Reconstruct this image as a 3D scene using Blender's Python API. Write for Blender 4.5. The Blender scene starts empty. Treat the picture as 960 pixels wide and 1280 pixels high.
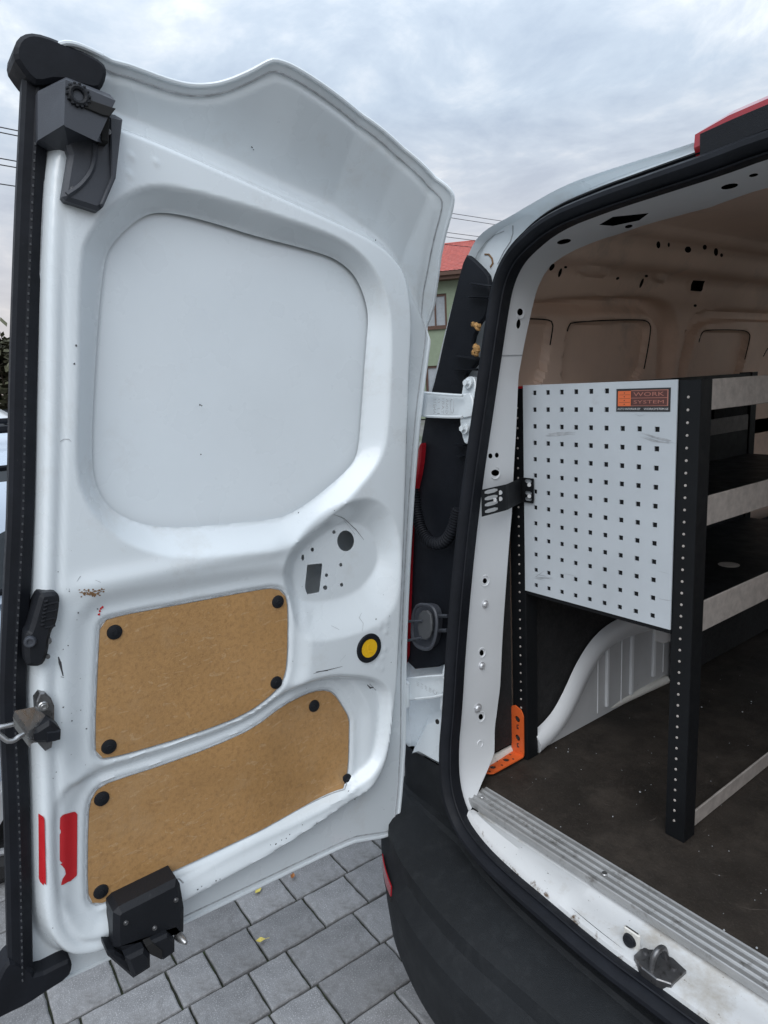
import bpy, math, random
import numpy as np
from mathutils import Vector, Matrix
from mathutils.geometry import delaunay_2d_cdt
random.seed(7); RNG = np.random.RandomState(5)
SC = bpy.context.scene
COL = SC.collection

# ------------------------------------------------------------------ camera
CAM = np.array([1.0310, -1.2223, 1.5940])
RIGHT = np.array([0.60541732, 0.7943181, -0.05028541])
UP = np.array([-0.11926354, 0.15300461, 0.98100245])
FWD = np.array([-0.7869219, 0.58791865, -0.18736483])
FPX = 841.65
cd = bpy.data.cameras.new('camera'); cam = bpy.data.objects.new('camera', cd); COL.objects.link(cam)
cd.sensor_width = 36; cd.lens = FPX / 1280 * 36; cd.clip_start = 0.02; cd.clip_end = 2000
cam.matrix_world = Matrix(((RIGHT[0], UP[0], -FWD[0], CAM[0]), (RIGHT[1], UP[1], -FWD[1], CAM[1]), (RIGHT[2], UP[2], -FWD[2], CAM[2]), (0, 0, 0, 1)))
SC.camera = cam

# ------------------------------------------------------------------ sky, sun, exposure
SUN_EL, SUN_AZ = math.radians(50), math.radians(-52)     # azimuth measured from +X towards +Y
sun_dir = Vector((math.cos(SUN_EL) * math.cos(SUN_AZ), math.cos(SUN_EL) * math.sin(SUN_AZ), math.sin(SUN_EL)))
W = bpy.data.worlds.new('World'); SC.world = W; W.use_nodes = True
nt = W.node_tree; N = nt.nodes; Lk = nt.links
bg = N['Background']; bg.inputs['Strength'].default_value = 0.1
def nd(tree, t, **kw):
    n = tree.nodes.new(t)
    for k, v in kw.items():
        if k.startswith('i_'):
            n.inputs[k[2:].replace('_', ' ')].default_value = v
        else: setattr(n, k, v)
    return n
sky = nd(nt, 'ShaderNodeTexSky', sky_type='NISHITA', sun_disc=False, sun_elevation=SUN_EL, sun_rotation=math.pi / 2 - SUN_AZ)
tc = nd(nt, 'ShaderNodeTexCoord'); sep = nd(nt, 'ShaderNodeSeparateXYZ'); Lk.new(tc.outputs['Generated'], sep.inputs[0])
def mth(tree, op, a, b=None, clamp=False):
    m = tree.nodes.new('ShaderNodeMath'); m.operation = op; m.use_clamp = clamp
    for i, v in enumerate((a, b)):
        if v is None: continue
        if isinstance(v, (int, float)): m.inputs[i].default_value = v
        else: tree.links.new(v, m.inputs[i])
    return m.outputs[0]
den = mth(nt, 'ADD', mth(nt, 'MAXIMUM', sep.outputs['Z'], 0.0), 0.16)
cmb = nd(nt, 'ShaderNodeCombineXYZ')
Lk.new(mth(nt, 'DIVIDE', sep.outputs['X'], den), cmb.inputs[0]); Lk.new(mth(nt, 'DIVIDE', sep.outputs['Y'], den), cmb.inputs[1])
n1 = nd(nt, 'ShaderNodeTexNoise', i_Scale=2.3, i_Detail=10.0, i_Roughness=0.6, i_Distortion=0.35); Lk.new(cmb.outputs[0], n1.inputs['Vector'])
r1 = nd(nt, 'ShaderNodeValToRGB'); Lk.new(n1.outputs['Fac'], r1.inputs[0])
r1.color_ramp.elements[0].position = 0.36; r1.color_ramp.elements[0].color = (2.85, 3.38, 4.1, 1)
r1.color_ramp.elements[1].position = 0.69; r1.color_ramp.elements[1].color = (6.1, 6.35, 6.5, 1)
e = r1.color_ramp.elements.new(0.5); e.color = (3.6, 4.15, 4.8, 1)
e = r1.color_ramp.elements.new(0.58); e.color = (4.4, 4.82, 5.3, 1)
# overcast sky: brighter overhead, warmer towards the horizon
zc = mth(nt, 'MAXIMUM', sep.outputs['Z'], 0.0)
gain = mth(nt, 'ADD', mth(nt, 'MULTIPLY', zc, 1.6), 0.66)
mg = nd(nt, 'ShaderNodeVectorMath', operation='SCALE'); Lk.new(r1.outputs[0], mg.inputs[0]); Lk.new(gain, mg.inputs['Scale'])
wf = mth(nt, 'MULTIPLY', mth(nt, 'SUBTRACT', 1.0, mth(nt, 'MULTIPLY', zc, 2.9), True), 0.75)
mw = nd(nt, 'ShaderNodeMix', data_type='RGBA'); Lk.new(wf, mw.inputs['Factor']); Lk.new(mg.outputs[0], mw.inputs[6]); mw.inputs[7].default_value = (5.9, 5.1, 4.75, 1)
mx = nd(nt, 'ShaderNodeMix', data_type='RGBA'); mx.inputs['Factor'].default_value = 0.9
Lk.new(sky.outputs[0], mx.inputs[6]); Lk.new(mw.outputs[2], mx.inputs[7]); Lk.new(mx.outputs[2], bg.inputs['Color'])
sd = bpy.data.lights.new('sun', 'SUN'); sd.energy = 1.15; sd.angle = math.radians(55); sd.color = (1.0, 0.985, 0.965)
so = bpy.data.objects.new('sun', sd); COL.objects.link(so); so.location = (3, -3, 8)
so.rotation_euler = sun_dir.to_track_quat('Z', 'Y').to_euler()
SC.view_settings.view_transform = 'Standard'; SC.view_settings.look = 'None'
SC.view_settings.exposure = 0.62; SC.view_settings.gamma = 1.0

# ------------------------------------------------------------------ surveying helpers: sight lines met with true planes
def ray(u, v): return (u - 480) / FPX * RIGHT - (v - 640) / FPX * UP + FWD
def at(u, v, axis, val):
    d = ray(u, v); t = (val - CAM[axis]) / d[axis]; return CAM + t * d
XD = -0.16                       # inner face of the open door stands in this plane
def dp(u, v, n=0.0):
    p = at(u, v, 0, XD + n); return (p[1], p[2])
def dpl(l, n=0.0): return np.array([dp(u, v, n) for u, v in l])
XC, KL, YR, BOW = 0.65, 0.145, -0.285, 0.06       # rear face: centre, forward lean, base, bow in plan
def rear_y(x, z, off=0.0): return YR - BOW * (1 - ((x - XC) / 0.66) ** 2 if abs(x - XC) < 0.66 else 0) + KL * (z - 0.62) + off
def rp(u, v, off=0.0):
    d = ray(u, v); y = -0.25
    for _ in range(40):
        t = (y - CAM[1]) / d[1]; p = CAM + t * d; y = 0.5 * y + 0.5 * rear_y(p[0], p[2], off)
    return CAM + (y - CAM[1]) / d[1] * d

# ------------------------------------------------------------------ materials
MATS = {}
def ramp(tree, src, stops):
    r = tree.nodes.new('ShaderNodeValToRGB'); tree.links.new(src, r.inputs[0])
    el = r.color_ramp.elements
    while len(el) < len(stops): el.new(0.5)
    for e, (p, c) in zip(el, stops):
        e.position = p; e.color = (c[0], c[1], c[2], 1) if hasattr(c, '__len__') else (c, c, c, 1)
    return r.outputs[0]
def mat(name, col, rough=0.5, metal=0.0, var=0.12, vs=6.0, bump=0.0, bs=200.0, dirt=None, ds=9.0, dpos=(0.58, 0.75), coat=0.0, rnd=0.0, rvar=0.08, grain=None, spec=0.5):
    m = bpy.data.materials.new(name); m.use_nodes = True; t = m.node_tree; b = t.nodes['Principled BSDF']
    tcn = t.nodes.new('ShaderNodeTexCoord'); src = tcn.outputs['Object']
    n = nd(t, 'ShaderNodeTexNoise', i_Scale=vs, i_Detail=6.0, i_Roughness=0.6); t.links.new(src, n.inputs['Vector'])
    lo = [max(0, c * (1 - var)) for c in col]; hi = [min(1, c * (1 + var)) for c in col]
    out = ramp(t, n.outputs['Fac'], [(0.3, lo), (0.7, hi)])
    if grain:
        gcol, gs, gp = grain
        g = nd(t, 'ShaderNodeTexNoise', i_Scale=gs, i_Detail=3.0, i_Roughness=0.7); t.links.new(src, g.inputs['Vector'])
        mk = ramp(t, g.outputs['Fac'], [(gp[0], 0.0), (gp[1], 1.0)])
        mm = nd(t, 'ShaderNodeMix', data_type='RGBA'); t.links.new(mk, mm.inputs['Factor']); t.links.new(out, mm.inputs[6]); mm.inputs[7].default_value = (*gcol, 1); out = mm.outputs[2]
    if dirt:
        g = nd(t, 'ShaderNodeTexNoise', i_Scale=ds, i_Detail=9.0, i_Roughness=0.72); t.links.new(src, g.inputs['Vector'])
        mk = ramp(t, g.outputs['Fac'], [(dpos[0], 0.0), (dpos[1], 1.0)])
        mm = nd(t, 'ShaderNodeMix', data_type='RGBA'); t.links.new(mk, mm.inputs['Factor']); t.links.new(out, mm.inputs[6]); mm.inputs[7].default_value = (*dirt, 1); out = mm.outputs[2]
    if rnd:
        oi = t.nodes.new('ShaderNodeObjectInfo'); hs = t.nodes.new('ShaderNodeHueSaturation'); t.links.new(out, hs.inputs['Color'])
        t.links.new(mth(t, 'ADD', mth(t, 'MULTIPLY', oi.outputs['Random'], 2 * rnd), 1 - rnd), hs.inputs['Value']); out = hs.outputs[0]
    t.links.new(out, b.inputs['Base Color'])
    n2 = nd(t, 'ShaderNodeTexNoise', i_Scale=vs * 3.1, i_Detail=5.0); t.links.new(src, n2.inputs['Vector'])
    t.links.new(ramp(t, n2.outputs['Fac'], [(0.3, max(0.02, rough - rvar)), (0.7, min(1, rough + rvar))]), b.inputs['Roughness'])
    b.inputs['Metallic'].default_value = metal; b.inputs['Specular IOR Level'].default_value = spec
    if coat: b.inputs['Coat Weight'].default_value = coat; b.inputs['Coat Roughness'].default_value = 0.12
    if bump:
        n3 = nd(t, 'ShaderNodeTexNoise', i_Scale=bs, i_Detail=4.0); t.links.new(src, n3.inputs['Vector'])
        bp = t.nodes.new('ShaderNodeBump'); bp.inputs['Strength'].default_value = bump; bp.inputs['Distance'].default_value = 0.002
        t.links.new(n3.outputs['Fac'], bp.inputs['Height']); t.links.new(bp.outputs[0], b.inputs['Normal'])
    MATS[name] = m; return m
mat('white_paint', (0.695, 0.75, 0.785), 0.30, var=0.025, vs=3, coat=0.7, dirt=(0.5, 0.49, 0.465), ds=4.5, dpos=(0.55, 0.95), grain=((0.3, 0.3, 0.3), 330, (0.73, 0.78)), bump=0.03, bs=500)
mat('panel_paint', (0.74, 0.80, 0.84), 0.3, var=0.03, vs=3, coat=0.5, dirt=(0.6, 0.6, 0.6), ds=4, dpos=(0.6, 0.95), bump=0.03, bs=300)
mat('pillar_paint', (0.66, 0.68, 0.70), 0.4, var=0.03, vs=5, dirt=(0.03, 0.03, 0.03), ds=75, dpos=(0.73, 0.765))
mat('sill_paint', (0.62, 0.635, 0.645), 0.42, var=0.05, vs=7, dirt=(0.36, 0.32, 0.26), ds=6, dpos=(0.5, 0.72), grain=((0.12, 0.11, 0.1), 90, (0.68, 0.73)))
mat('dirty_white', (0.62, 0.61, 0.57), 0.55, var=0.12, vs=9, dirt=(0.12, 0.1, 0.08), ds=30, dpos=(0.6, 0.72))
mat('arch_paint', (0.47, 0.48, 0.49), 0.5, var=0.08, vs=6, dirt=(0.05, 0.05, 0.05), ds=40, dpos=(0.66, 0.74))
mat('warm_light_paint', (0.76, 0.575, 0.465), 0.6, var=0.12, vs=2.5, dirt=(0.3, 0.26, 0.23), ds=3, dpos=(0.55, 0.85), bump=0.1, bs=350)  # brown-tan tint paints the warm interior light into the walls
mat('header_paint', (0.5, 0.52, 0.55), 0.5, var=0.06, vs=4, dirt=(0.25, 0.25, 0.25), ds=20, dpos=(0.65, 0.85))
mat('black_rubber', (0.010, 0.0115, 0.0155), 0.6, spec=0.2, var=0.25, vs=15, bump=0.15, bs=120, dirt=(0.1, 0.1, 0.1), ds=60, dpos=(0.68, 0.85))
mat('black_plastic', (0.011, 0.0125, 0.016), 0.5, spec=0.25, var=0.15, vs=8, bump=0.35, bs=700, dirt=(0.09, 0.09, 0.09), ds=30, dpos=(0.66, 0.9))
mat('bumper_plastic', (0.0145, 0.0165, 0.019), 0.6, spec=0.2, var=0.2, vs=5, bump=0.6, bs=600, dirt=(0.03, 0.033, 0.036), ds=30, dpos=(0.5, 0.9), grain=((0.06, 0.065, 0.07), 420, (0.64, 0.78)))
mat('grey_plastic', (0.045, 0.05, 0.062), 0.48, var=0.08, vs=8, bump=0.2, bs=700)
mat('trim_plastic', (0.0065, 0.008, 0.0115), 0.6, spec=0.15, var=0.15, vs=8, bump=0.3, bs=600)
mat('lining', (0.012, 0.012, 0.013), 0.9, var=0.3, vs=30, bump=0.5, bs=300)
mat('rack_black', (0.008, 0.009, 0.0105), 0.5, spec=0.2, var=0.15, vs=10, dirt=(0.1, 0.1, 0.1), ds=35, dpos=(0.7, 0.85))
mat('shaded_steel', (0.16, 0.15, 0.145), 0.55, 0.3, var=0.2, vs=30); mat('galvanised', (0.5, 0.46, 0.43), 0.5, 0.35, var=0.18, vs=45, dirt=(0.25, 0.22, 0.2), ds=25, dpos=(0.55, 0.85), bump=0.05, bs=300)  # shelf-lip steel darkened as painted shade; galvanised beige stands in for warm light
mat('aluminium', (0.40, 0.405, 0.405), 0.48, 0.6, var=0.12, vs=18, dirt=(0.12, 0.11, 0.1), ds=26, dpos=(0.55, 0.72), bump=0.08, bs=300)
mat('steel', (0.42, 0.42, 0.42), 0.3, 0.9, var=0.15, vs=40)
mat('dark_steel', (0.17, 0.17, 0.175), 0.35, 0.8, var=0.25, vs=40, dirt=(0.05, 0.045, 0.04), ds=50, dpos=(0.55, 0.7))
mat('screw_steel', (0.75, 0.76, 0.78), 0.3, 0.6, var=0.1)
mat('board_grey', (0.49, 0.53, 0.565), 0.5, var=0.06, vs=8, bump=0.15, bs=900, dirt=(0.4, 0.41, 0.42), ds=14, dpos=(0.62, 0.85), grain=((0.5, 0.53, 0.56), 900, (0.55, 0.7)))
mat('floor_mat', (0.024, 0.0195, 0.016), 0.65, spec=0.3, var=0.45, vs=6, bump=0.6, bs=150, dirt=(0.062, 0.051, 0.042), ds=7, dpos=(0.47, 0.78), grain=((0.07, 0.06, 0.052), 300, (0.58, 0.8)))
mat('orange_paint', (0.72, 0.13, 0.03), 0.45, var=0.08, dirt=(0.15, 0.05, 0.03), ds=60, dpos=(0.66, 0.8))
mat('red_lens', (0.33, 0.012, 0.02), 0.15, var=0.1, coat=0.6)
mat('red_tape', (0.52, 0.018, 0.025), 0.35, var=0.06, vs=20)
mat('yellow_plastic', (0.8, 0.47, 0.015), 0.45, var=0.05)
mat('scuff_black', (0.05, 0.05, 0.055), 0.7); mat('scuff_grey', (0.38, 0.4, 0.42), 0.7, var=0.3, vs=60); mat('scuff_rust', (0.2, 0.11, 0.05), 0.8, var=0.4, vs=90)
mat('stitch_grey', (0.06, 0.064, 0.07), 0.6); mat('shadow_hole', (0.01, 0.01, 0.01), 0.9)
mat('foam', (0.42, 0.24, 0.09), 0.9, var=0.4, vs=60, bump=0.8, bs=90)
mat('tyre', (0.015, 0.015, 0.016), 0.75, bump=0.4, bs=80)
mat('alloy', (0.62, 0.63, 0.64), 0.3, 0.7)
mat('car_silver', (0.5, 0.57, 0.66), 0.28, 0.1, var=0.02, rvar=0.01, coat=0.6)
mat('car_white', (0.72, 0.74, 0.76), 0.25, var=0.03, rvar=0.01, coat=0.6)
mat('car_glass', (0.035, 0.04, 0.045), 0.06, var=0.1)
mat('stone', (0.22, 0.22, 0.225), 0.85, var=0.42, vs=6.0, bump=0.8, bs=260, rnd=0.2, grain=((0.40, 0.40, 0.405), 260, (0.54, 0.7)), dirt=(0.095, 0.09, 0.085), ds=5, dpos=(0.5, 0.72))
mat('joint_sand', (0.03, 0.033, 0.02), 0.95, var=0.5, vs=40, dirt=(0.03, 0.05, 0.015), ds=20, dpos=(0.5, 0.7), bump=0.8, bs=300)
mat('ground', (0.16, 0.155, 0.145), 0.95, var=0.25, vs=1.2, bump=0.6, bs=40, dirt=(0.07, 0.09, 0.05), ds=0.3, dpos=(0.5, 0.65))
mat('leaf_yellow', (0.6, 0.5, 0.12), 0.7, var=0.2, vs=60); mat('leaf_brown', (0.36, 0.15, 0.05), 0.7, var=0.3, vs=60)
mat('roof_tile', (0.42, 0.105, 0.085), 0.6, var=0.2, vs=5); mat('render_green', (0.22, 0.265, 0.19), 0.9, var=0.06)
mat('timber_brown', (0.09, 0.045, 0.03), 0.6); mat('house_glass', (0.3, 0.33, 0.36), 0.08); mat('wood_pole', (0.16, 0.13, 0.1), 0.9, var=0.3, vs=12)
mat('cable', (0.03, 0.03, 0.035), 0.7)
mat('hedge_leaf', (0.085, 0.085, 0.05), 0.9, var=0.5, vs=1.5); mat('bark', (0.08, 0.06, 0.045), 0.95)
mat('floor_scuff', (0.06, 0.05, 0.042), 0.8, var=0.4, vs=50); mat('label_black', (0.02, 0.02, 0.022), 0.4); mat('label_orange', (0.75, 0.16, 0.05), 0.45); mat('label_brown', (0.1, 0.035, 0.03), 0.45)
mat('label_text', (0.42, 0.17, 0.13), 0.5); mat('label_white', (0.7, 0.7, 0.7), 0.5)
gm_ = bpy.data.materials.new('clear_glass'); gm_.use_nodes = True; t = gm_.node_tree; t.nodes.remove(t.nodes['Principled BSDF'])
g1, g2, g3 = t.nodes.new('ShaderNodeBsdfTransparent'), t.nodes.new('ShaderNodeBsdfGlossy'), t.nodes.new('ShaderNodeMixShader'); g1.inputs[0].default_value = (.8, .85, .84, 1); g2.inputs['Roughness'].default_value = .03
fr = t.nodes.new('ShaderNodeFresnel'); t.links.new(fr.outputs[0], g3.inputs[0]); t.links.new(g1.outputs[0], g3.inputs[1]); t.links.new(g2.outputs[0], g3.inputs[2]); t.links.new(g3.outputs[0], t.nodes['Material Output'].inputs[0]); MATS['clear_glass'] = gm_
# hardboard: fibrous brown with pale scratches
m = mat('hardboard', (0.43, 0.245, 0.098), 0.42, var=0.12, vs=5, bump=0.3, bs=300, grain=((0.28, 0.155, 0.065), 110, (0.46, 0.85)), dirt=(0.45, 0.29, 0.15), ds=7, dpos=(0.52, 0.8), coat=0.12)
t = m.node_tree; b = t.nodes['Principled BSDF']; old = b.inputs['Base Color'].links[0].from_socket
tcn = t.nodes.new('ShaderNodeTexCoord'); mp = nd(t, 'ShaderNodeMapping'); t.links.new(tcn.outputs['Object'], mp.inputs[0]); mp.inputs['Scale'].default_value = (1, 2.0, 6); mp.inputs['Rotation'].default_value = (0.5, 0, 0)
wv = nd(t, 'ShaderNodeTexNoise', i_Scale=9.0, i_Detail=5.0, i_Distortion=2.5); t.links.new(mp.outputs[0], wv.inputs['Vector'])
mk = ramp(t, wv.outputs['Fac'], [(0.62, 0.0), (0.66, 0.5), (0.71, 0.0)])
mm = nd(t, 'ShaderNodeMix', data_type='RGBA'); t.links.new(mk, mm.inputs['Factor']); t.links.new(old, mm.inputs[6]); mm.inputs[7].default_value = (0.55, 0.38, 0.22, 1)
t.links.new(mm.outputs[2], b.inputs['Base Color'])

# ------------------------------------------------------------------ mesh helpers
def root(name, loc, label, cat, group=None):
    o = bpy.data.objects.new(name, None); COL.objects.link(o); o.location = loc; o.empty_display_size = 0.1
    o['label'] = label; o['category'] = cat
    if group: o['group'] = group
    return o
def link(name, me, parent=None, label=None, kind=None):
    o = bpy.data.objects.new(name, me); COL.objects.link(o)
    if parent:
        o.parent = parent
        if parent.type == 'EMPTY': o.matrix_parent_inverse = Matrix.Translation(-Vector(parent.location))
    if label: o['label'] = label
    if kind: o['kind'] = kind
    return o
class MB:
    def __init__(s): s.v = []; s.f = []; s.smooth = set()
    def add(s, vs, fs, sm=False):
        k = len(s.v); s.v.extend([tuple(map(float, p)) for p in vs])
        for f in fs:
            if sm: s.smooth.add(len(s.f))
            s.f.append(tuple(i + k for i in f))
        return s
    def box(s, a, b, bev=0.0):
        x0, x1 = sorted((a[0], b[0])); y0, y1 = sorted((a[1], b[1])); z0, z1 = sorted((a[2], b[2]))
        if bev <= 0:
            vs = [(x, y, z) for z in (z0, z1) for x, y in ((x0, y0), (x1, y0), (x1, y1), (x0, y1))]
            return s.add(vs, [(3, 2, 1, 0), (4, 5, 6, 7), (0, 1, 5, 4), (1, 2, 6, 5), (2, 3, 7, 6), (3, 0, 4, 7)])
        B = min(bev, (x1 - x0) * .45, (y1 - y0) * .45, (z1 - z0) * .45)
        pl = lambda x0, x1, y0, y1, c: [(x0 + c, y0), (x1 - c, y0), (x1, y0 + c), (x1, y1 - c), (x1 - c, y1), (x0 + c, y1), (x0, y1 - c), (x0, y0 + c)]
        rings = []
        for z, i in ((z0, B), (z0 + B, 0), (z1 - B, 0), (z1, B)):
            rings.append([(x, y, z) for x, y in pl(x0 + i, x1 - i, y0 + i, y1 - i, B * (0.6 if i else 1))])
        return s.loft(rings, True, True, True)
    def loft(s, rings, closed=True, cap0=False, cap1=False, sm=False):
        n = len(rings[0]); k = len(s.v)
        for r in rings: s.v.extend([tuple(map(float, p)) for p in r])
        for i in range(len(rings) - 1):
            for j in range(n if closed else n - 1):
                a = k + i * n + j; b = k + i * n + (j + 1) % n
                if sm: s.smooth.add(len(s.f))
                s.f.append((a, b, b + n, a + n))
        if cap0: s.f.append(tuple(k + j for j in reversed(range(n))))
        if cap1: s.f.append(tuple(k + (len(rings) - 1) * n + j for j in range(n)))
        return s
    def tube(s, pts, r, n=8, cap=True, sm=True):
        pts = [Vector(p) for p in pts]; rings = []; ref = None
        rs = r if hasattr(r, '__len__') else [r] * len(pts)
        for i, p in enumerate(pts):
            d = (pts[min(i + 1, len(pts) - 1)] - pts[max(i - 1, 0)]).normalized()
            if ref is None: ref = d.orthogonal().normalized()
            ref = (ref - d * ref.dot(d)).normalized(); bn = d.cross(ref)
            rings.append([p + rs[i] * (math.cos(a) * ref + math.sin(a) * bn) for a in [2 * math.pi * j / n for j in range(n)]])
        return s.loft(rings, True, cap, cap, sm)
    def disc(s, c, ax, r0, r1, h, n=20, dome=0.0, sm=False):
        """round boss from c along ax: radius r0 at base, r1 at top"""
        ax = Vector(ax).normalized(); a = ax.orthogonal().normalized(); b = ax.cross(a); c = Vector(c)
        ring = lambda r, d: [c + ax * d + r * (math.cos(t) * a + math.sin(t) * b) for t in [2 * math.pi * j / n for j in range(n)]]
        rs = [ring(r0, 0), ring((r0 + r1) / 2 if dome else r1, h * (0.6 if dome else 1))]
        if dome: rs += [ring(r1, h), ring(r1 * 0.5, h + dome * 0.8), ring(r1 * 0.1, h + dome)]
        return s.loft(rs, True, True, True, sm or bool(dome))
    def ring(s, c, ax, R, r, n=28, m=8, sq=1.0):
        ax = Vector(ax).normalized(); a = ax.orthogonal().normalized(); b = ax.cross(a); c = Vector(c); rings = []
        for i in range(n + 1):
            t = 2 * math.pi * i / n; e = math.cos(t) * a + math.sin(t) * b
            rings.append([c + e * (R + r * math.cos(q)) + ax * r * sq * math.sin(q) for q in [2 * math.pi * j / m for j in range(m)]])
        return s.loft(rings, True, sm=True)
    def sweep(s, pts, prof, ups, closed=False, sm=True):
        """prof (a, b): a along side = tangent x up, b along up"""
        pts = [Vector(p) for p in pts]; rings = []; L = len(pts)
        for i, p in enumerate(pts):
            if closed: d = pts[(i + 1) % L] - pts[i - 1]
            else: d = pts[min(i + 1, L - 1)] - pts[max(i - 1, 0)]
            d.normalize(); u = Vector(ups[i] if isinstance(ups, list) else ups); u = (u - d * u.dot(d)).normalized(); sd_ = d.cross(u)
            rings.append([p + sd_ * a + u * b for a, b in prof])
        if closed: rings.append(rings[0])
        return s.loft(rings, True, not closed, not closed, sm)
    def build(s, name, mt, parent=None, label=None, kind=None, sharp=None):
        me = bpy.data.meshes.new(name); me.from_pydata(s.v, [], s.f); me.update()
        if s.smooth:
            fl = [i in s.smooth for i in range(len(s.f))]; me.polygons.foreach_set('use_smooth', fl)
            me.set_sharp_from_angle(angle=math.radians(sharp or 40))
        me.materials.append(MATS[mt]); return link(name, me, parent, label, kind)
def chaikin(P, it=2, closed=True):
    P = np.asarray(P, float)
    for _ in range(it):
        Q = []
        n = len(P)
        for i in range(n if closed else n - 1):
            a, b = P[i], P[(i + 1) % n]; Q += [0.75 * a + 0.25 * b, 0.25 * a + 0.75 * b]
        if not closed: Q = [P[0]] + Q[1:-1] + [P[-1]]
        P = np.array(Q)
    return P
def inpoly(P, poly):
    x, y = P[:, 0], P[:, 1]; c = np.zeros(len(P), bool); n = len(poly)
    for i in range(n):
        x0, y0 = poly[i]; x1, y1 = poly[(i + 1) % n]
        if y0 == y1: continue
        k = ((y0 > y) != (y1 > y)) & (x < (x1 - x0) * (y - y0) / (y1 - y0) + x0); c ^= k
    return c
def sdf(P, poly, closed=True):
    d = np.full(len(P), 1e9); n = len(poly)
    for i in range(n if closed else n - 1):
        a = poly[i]; b = poly[(i + 1) % n]; ab = b - a; L = ab @ ab + 1e-12
        t = np.clip(((P - a) @ ab) / L, 0, 1); q = a + t[:, None] * ab; d = np.minimum(d, np.hypot(*(P - q).T))
    if closed: d = np.where(inpoly(P, poly), d, -d)
    return d
def sst(x, a, b):
    t = np.clip((x - a) / (b - a), 0, 1); return t * t * (3 - 2 * t)
def resample(P, step, closed=True):
    P = np.asarray(P, float); Q = np.vstack([P, P[:1]]) if closed else P
    d = np.r_[0, np.cumsum(np.hypot(*np.diff(Q, axis=0).T))]; n = max(3, int(d[-1] / step))
    t = np.linspace(0, d[-1], n + 1); t = t[:-1] if closed else t
    return np.stack([np.interp(t, d, Q[:, k]) for k in range(2)], 1)
def sheet(outer, holes=(), step=0.006, jitter=0.0):
    """2D triangulated sheet inside outer without holes -> points, triangles"""
    lo, hi = outer.min(0), outer.max(0)
    gx = np.arange(lo[0] + step / 2, hi[0], step); gy = np.arange(lo[1] + step / 2, hi[1], step)
    G = np.stack(np.meshgrid(gx, gy), -1).reshape(-1, 2)
    k = sdf(G, outer) > step * 0.45
    for h in holes: k &= sdf(G, h) < -min(step * 0.45, 0.003)
    G = G[k]; pts = [outer] + list(holes); edges = []; c = 0; allp = []
    for p in pts:
        n = len(p); allp.append(p); edges += [(c + i, c + (i + 1) % n) for i in range(n)]; c += n
    A = np.vstack(allp + [G])
    vs, es, fs = delaunay_2d_cdt([Vector(p) for p in A], edges, [], 0, 1e-6, False)[:3]
    V = np.array([(v.x, v.y) for v in vs]); F = np.array([f for f in fs if len(f) == 3])
    cen = V[F].mean(1); k = inpoly(cen, outer)
    for h in holes: k &= ~inpoly(cen, h)
    F = F[k]; a = V[F[:, 1]] - V[F[:, 0]]; b2 = V[F[:, 2]] - V[F[:, 0]]
    fl = a[:, 0] * b2[:, 1] - a[:, 1] * b2[:, 0] < 0; F[fl] = F[fl][:, ::-1]
    return V, F
def mesh_from(name, V3, F, mt, parent=None, label=None, kind=None, smooth=True):
    me = bpy.data.meshes.new(name); me.from_pydata([tuple(p) for p in V3], [], [tuple(int(i) for i in f) for f in F]); me.update()
    if smooth: me.polygons.foreach_set('use_smooth', [True] * len(me.polygons)); me.set_sharp_from_angle(angle=math.radians(50))
    me.materials.append(MATS[mt]); return link(name, me, parent, label, kind)
def circle(c, r, n=18, ry=None): return np.array([(c[0] + r * math.cos(2 * math.pi * i / n), c[1] + (ry or r) * math.sin(2 * math.pi * i / n)) for i in range(n)])
def inset(P, d):
    P = np.asarray(P, float); n = len(P); ar = 0.5 * np.sum(P[:, 0] * np.roll(P[:, 1], -1) - np.roll(P[:, 0], -1) * P[:, 1]); s = 1 if ar > 0 else -1
    out = []
    for i in range(n):
        a = P[i] - P[i - 1]; b = P[(i + 1) % n] - P[i]; a /= np.hypot(*a) + 1e-9; b /= np.hypot(*b) + 1e-9
        m = np.array([-a[1] - b[1], a[0] + b[0]]) * s; L = np.hypot(*m) + 1e-9; m /= L
        c = max(0.5, L / 2); out.append(P[i] + m * d / c)
    return np.array(out)
def prism(mb, poly, h0, h1, bev, to3):
    """solid plate: outline poly from height h0 to h1 with a chamfered front edge"""
    poly = np.asarray(poly, float); ar = np.sum(poly[:, 0] * np.roll(poly[:, 1], -1) - np.roll(poly[:, 0], -1) * poly[:, 1])
    if ar < 0: poly = poly[::-1]
    rings = [[to3(p, h0) for p in poly], [to3(p, h1 - bev) for p in poly], [to3(p, h1) for p in inset(poly, bev)]]
    mb.loft(rings, True, True, True); return mb
def text_mesh(txt, size, extrude=0.0):
    cu = bpy.data.curves.new('lettering', 'FONT'); cu.body = txt; cu.size = size; cu.extrude = extrude; cu.align_x = 'LEFT'; cu.resolution_u = 2
    o = bpy.data.objects.new('lettering', cu); COL.objects.link(o); bpy.context.view_layer.update()
    me = bpy.data.meshes.new_from_object(o.evaluated_get(bpy.context.evaluated_depsgraph_get())); bpy.data.objects.remove(o); bpy.data.curves.remove(cu)
    V = np.array([v.co for v in me.vertices]).reshape(-1, 3); F = [tuple(p.vertices) for p in me.polygons]; bpy.data.meshes.remove(me)
    return V, F
def text_fit(mb, txt, o, ex, ey, w, h, nrm, lift=0.0006):
    """flat lettering in the frame o + ex*w x ey*h"""
    V, F = text_mesh(txt, 1.0)
    lo, hi = V.min(0), V.max(0); V = (V - lo) / np.maximum(hi - lo, 1e-6)
    o, ex, ey, nrm = map(np.array, (o, ex, ey, nrm)); mb.add(o + V[:, :1] * ex * w + V[:, 1:2] * ey * h + nrm * lift, F)

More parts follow.
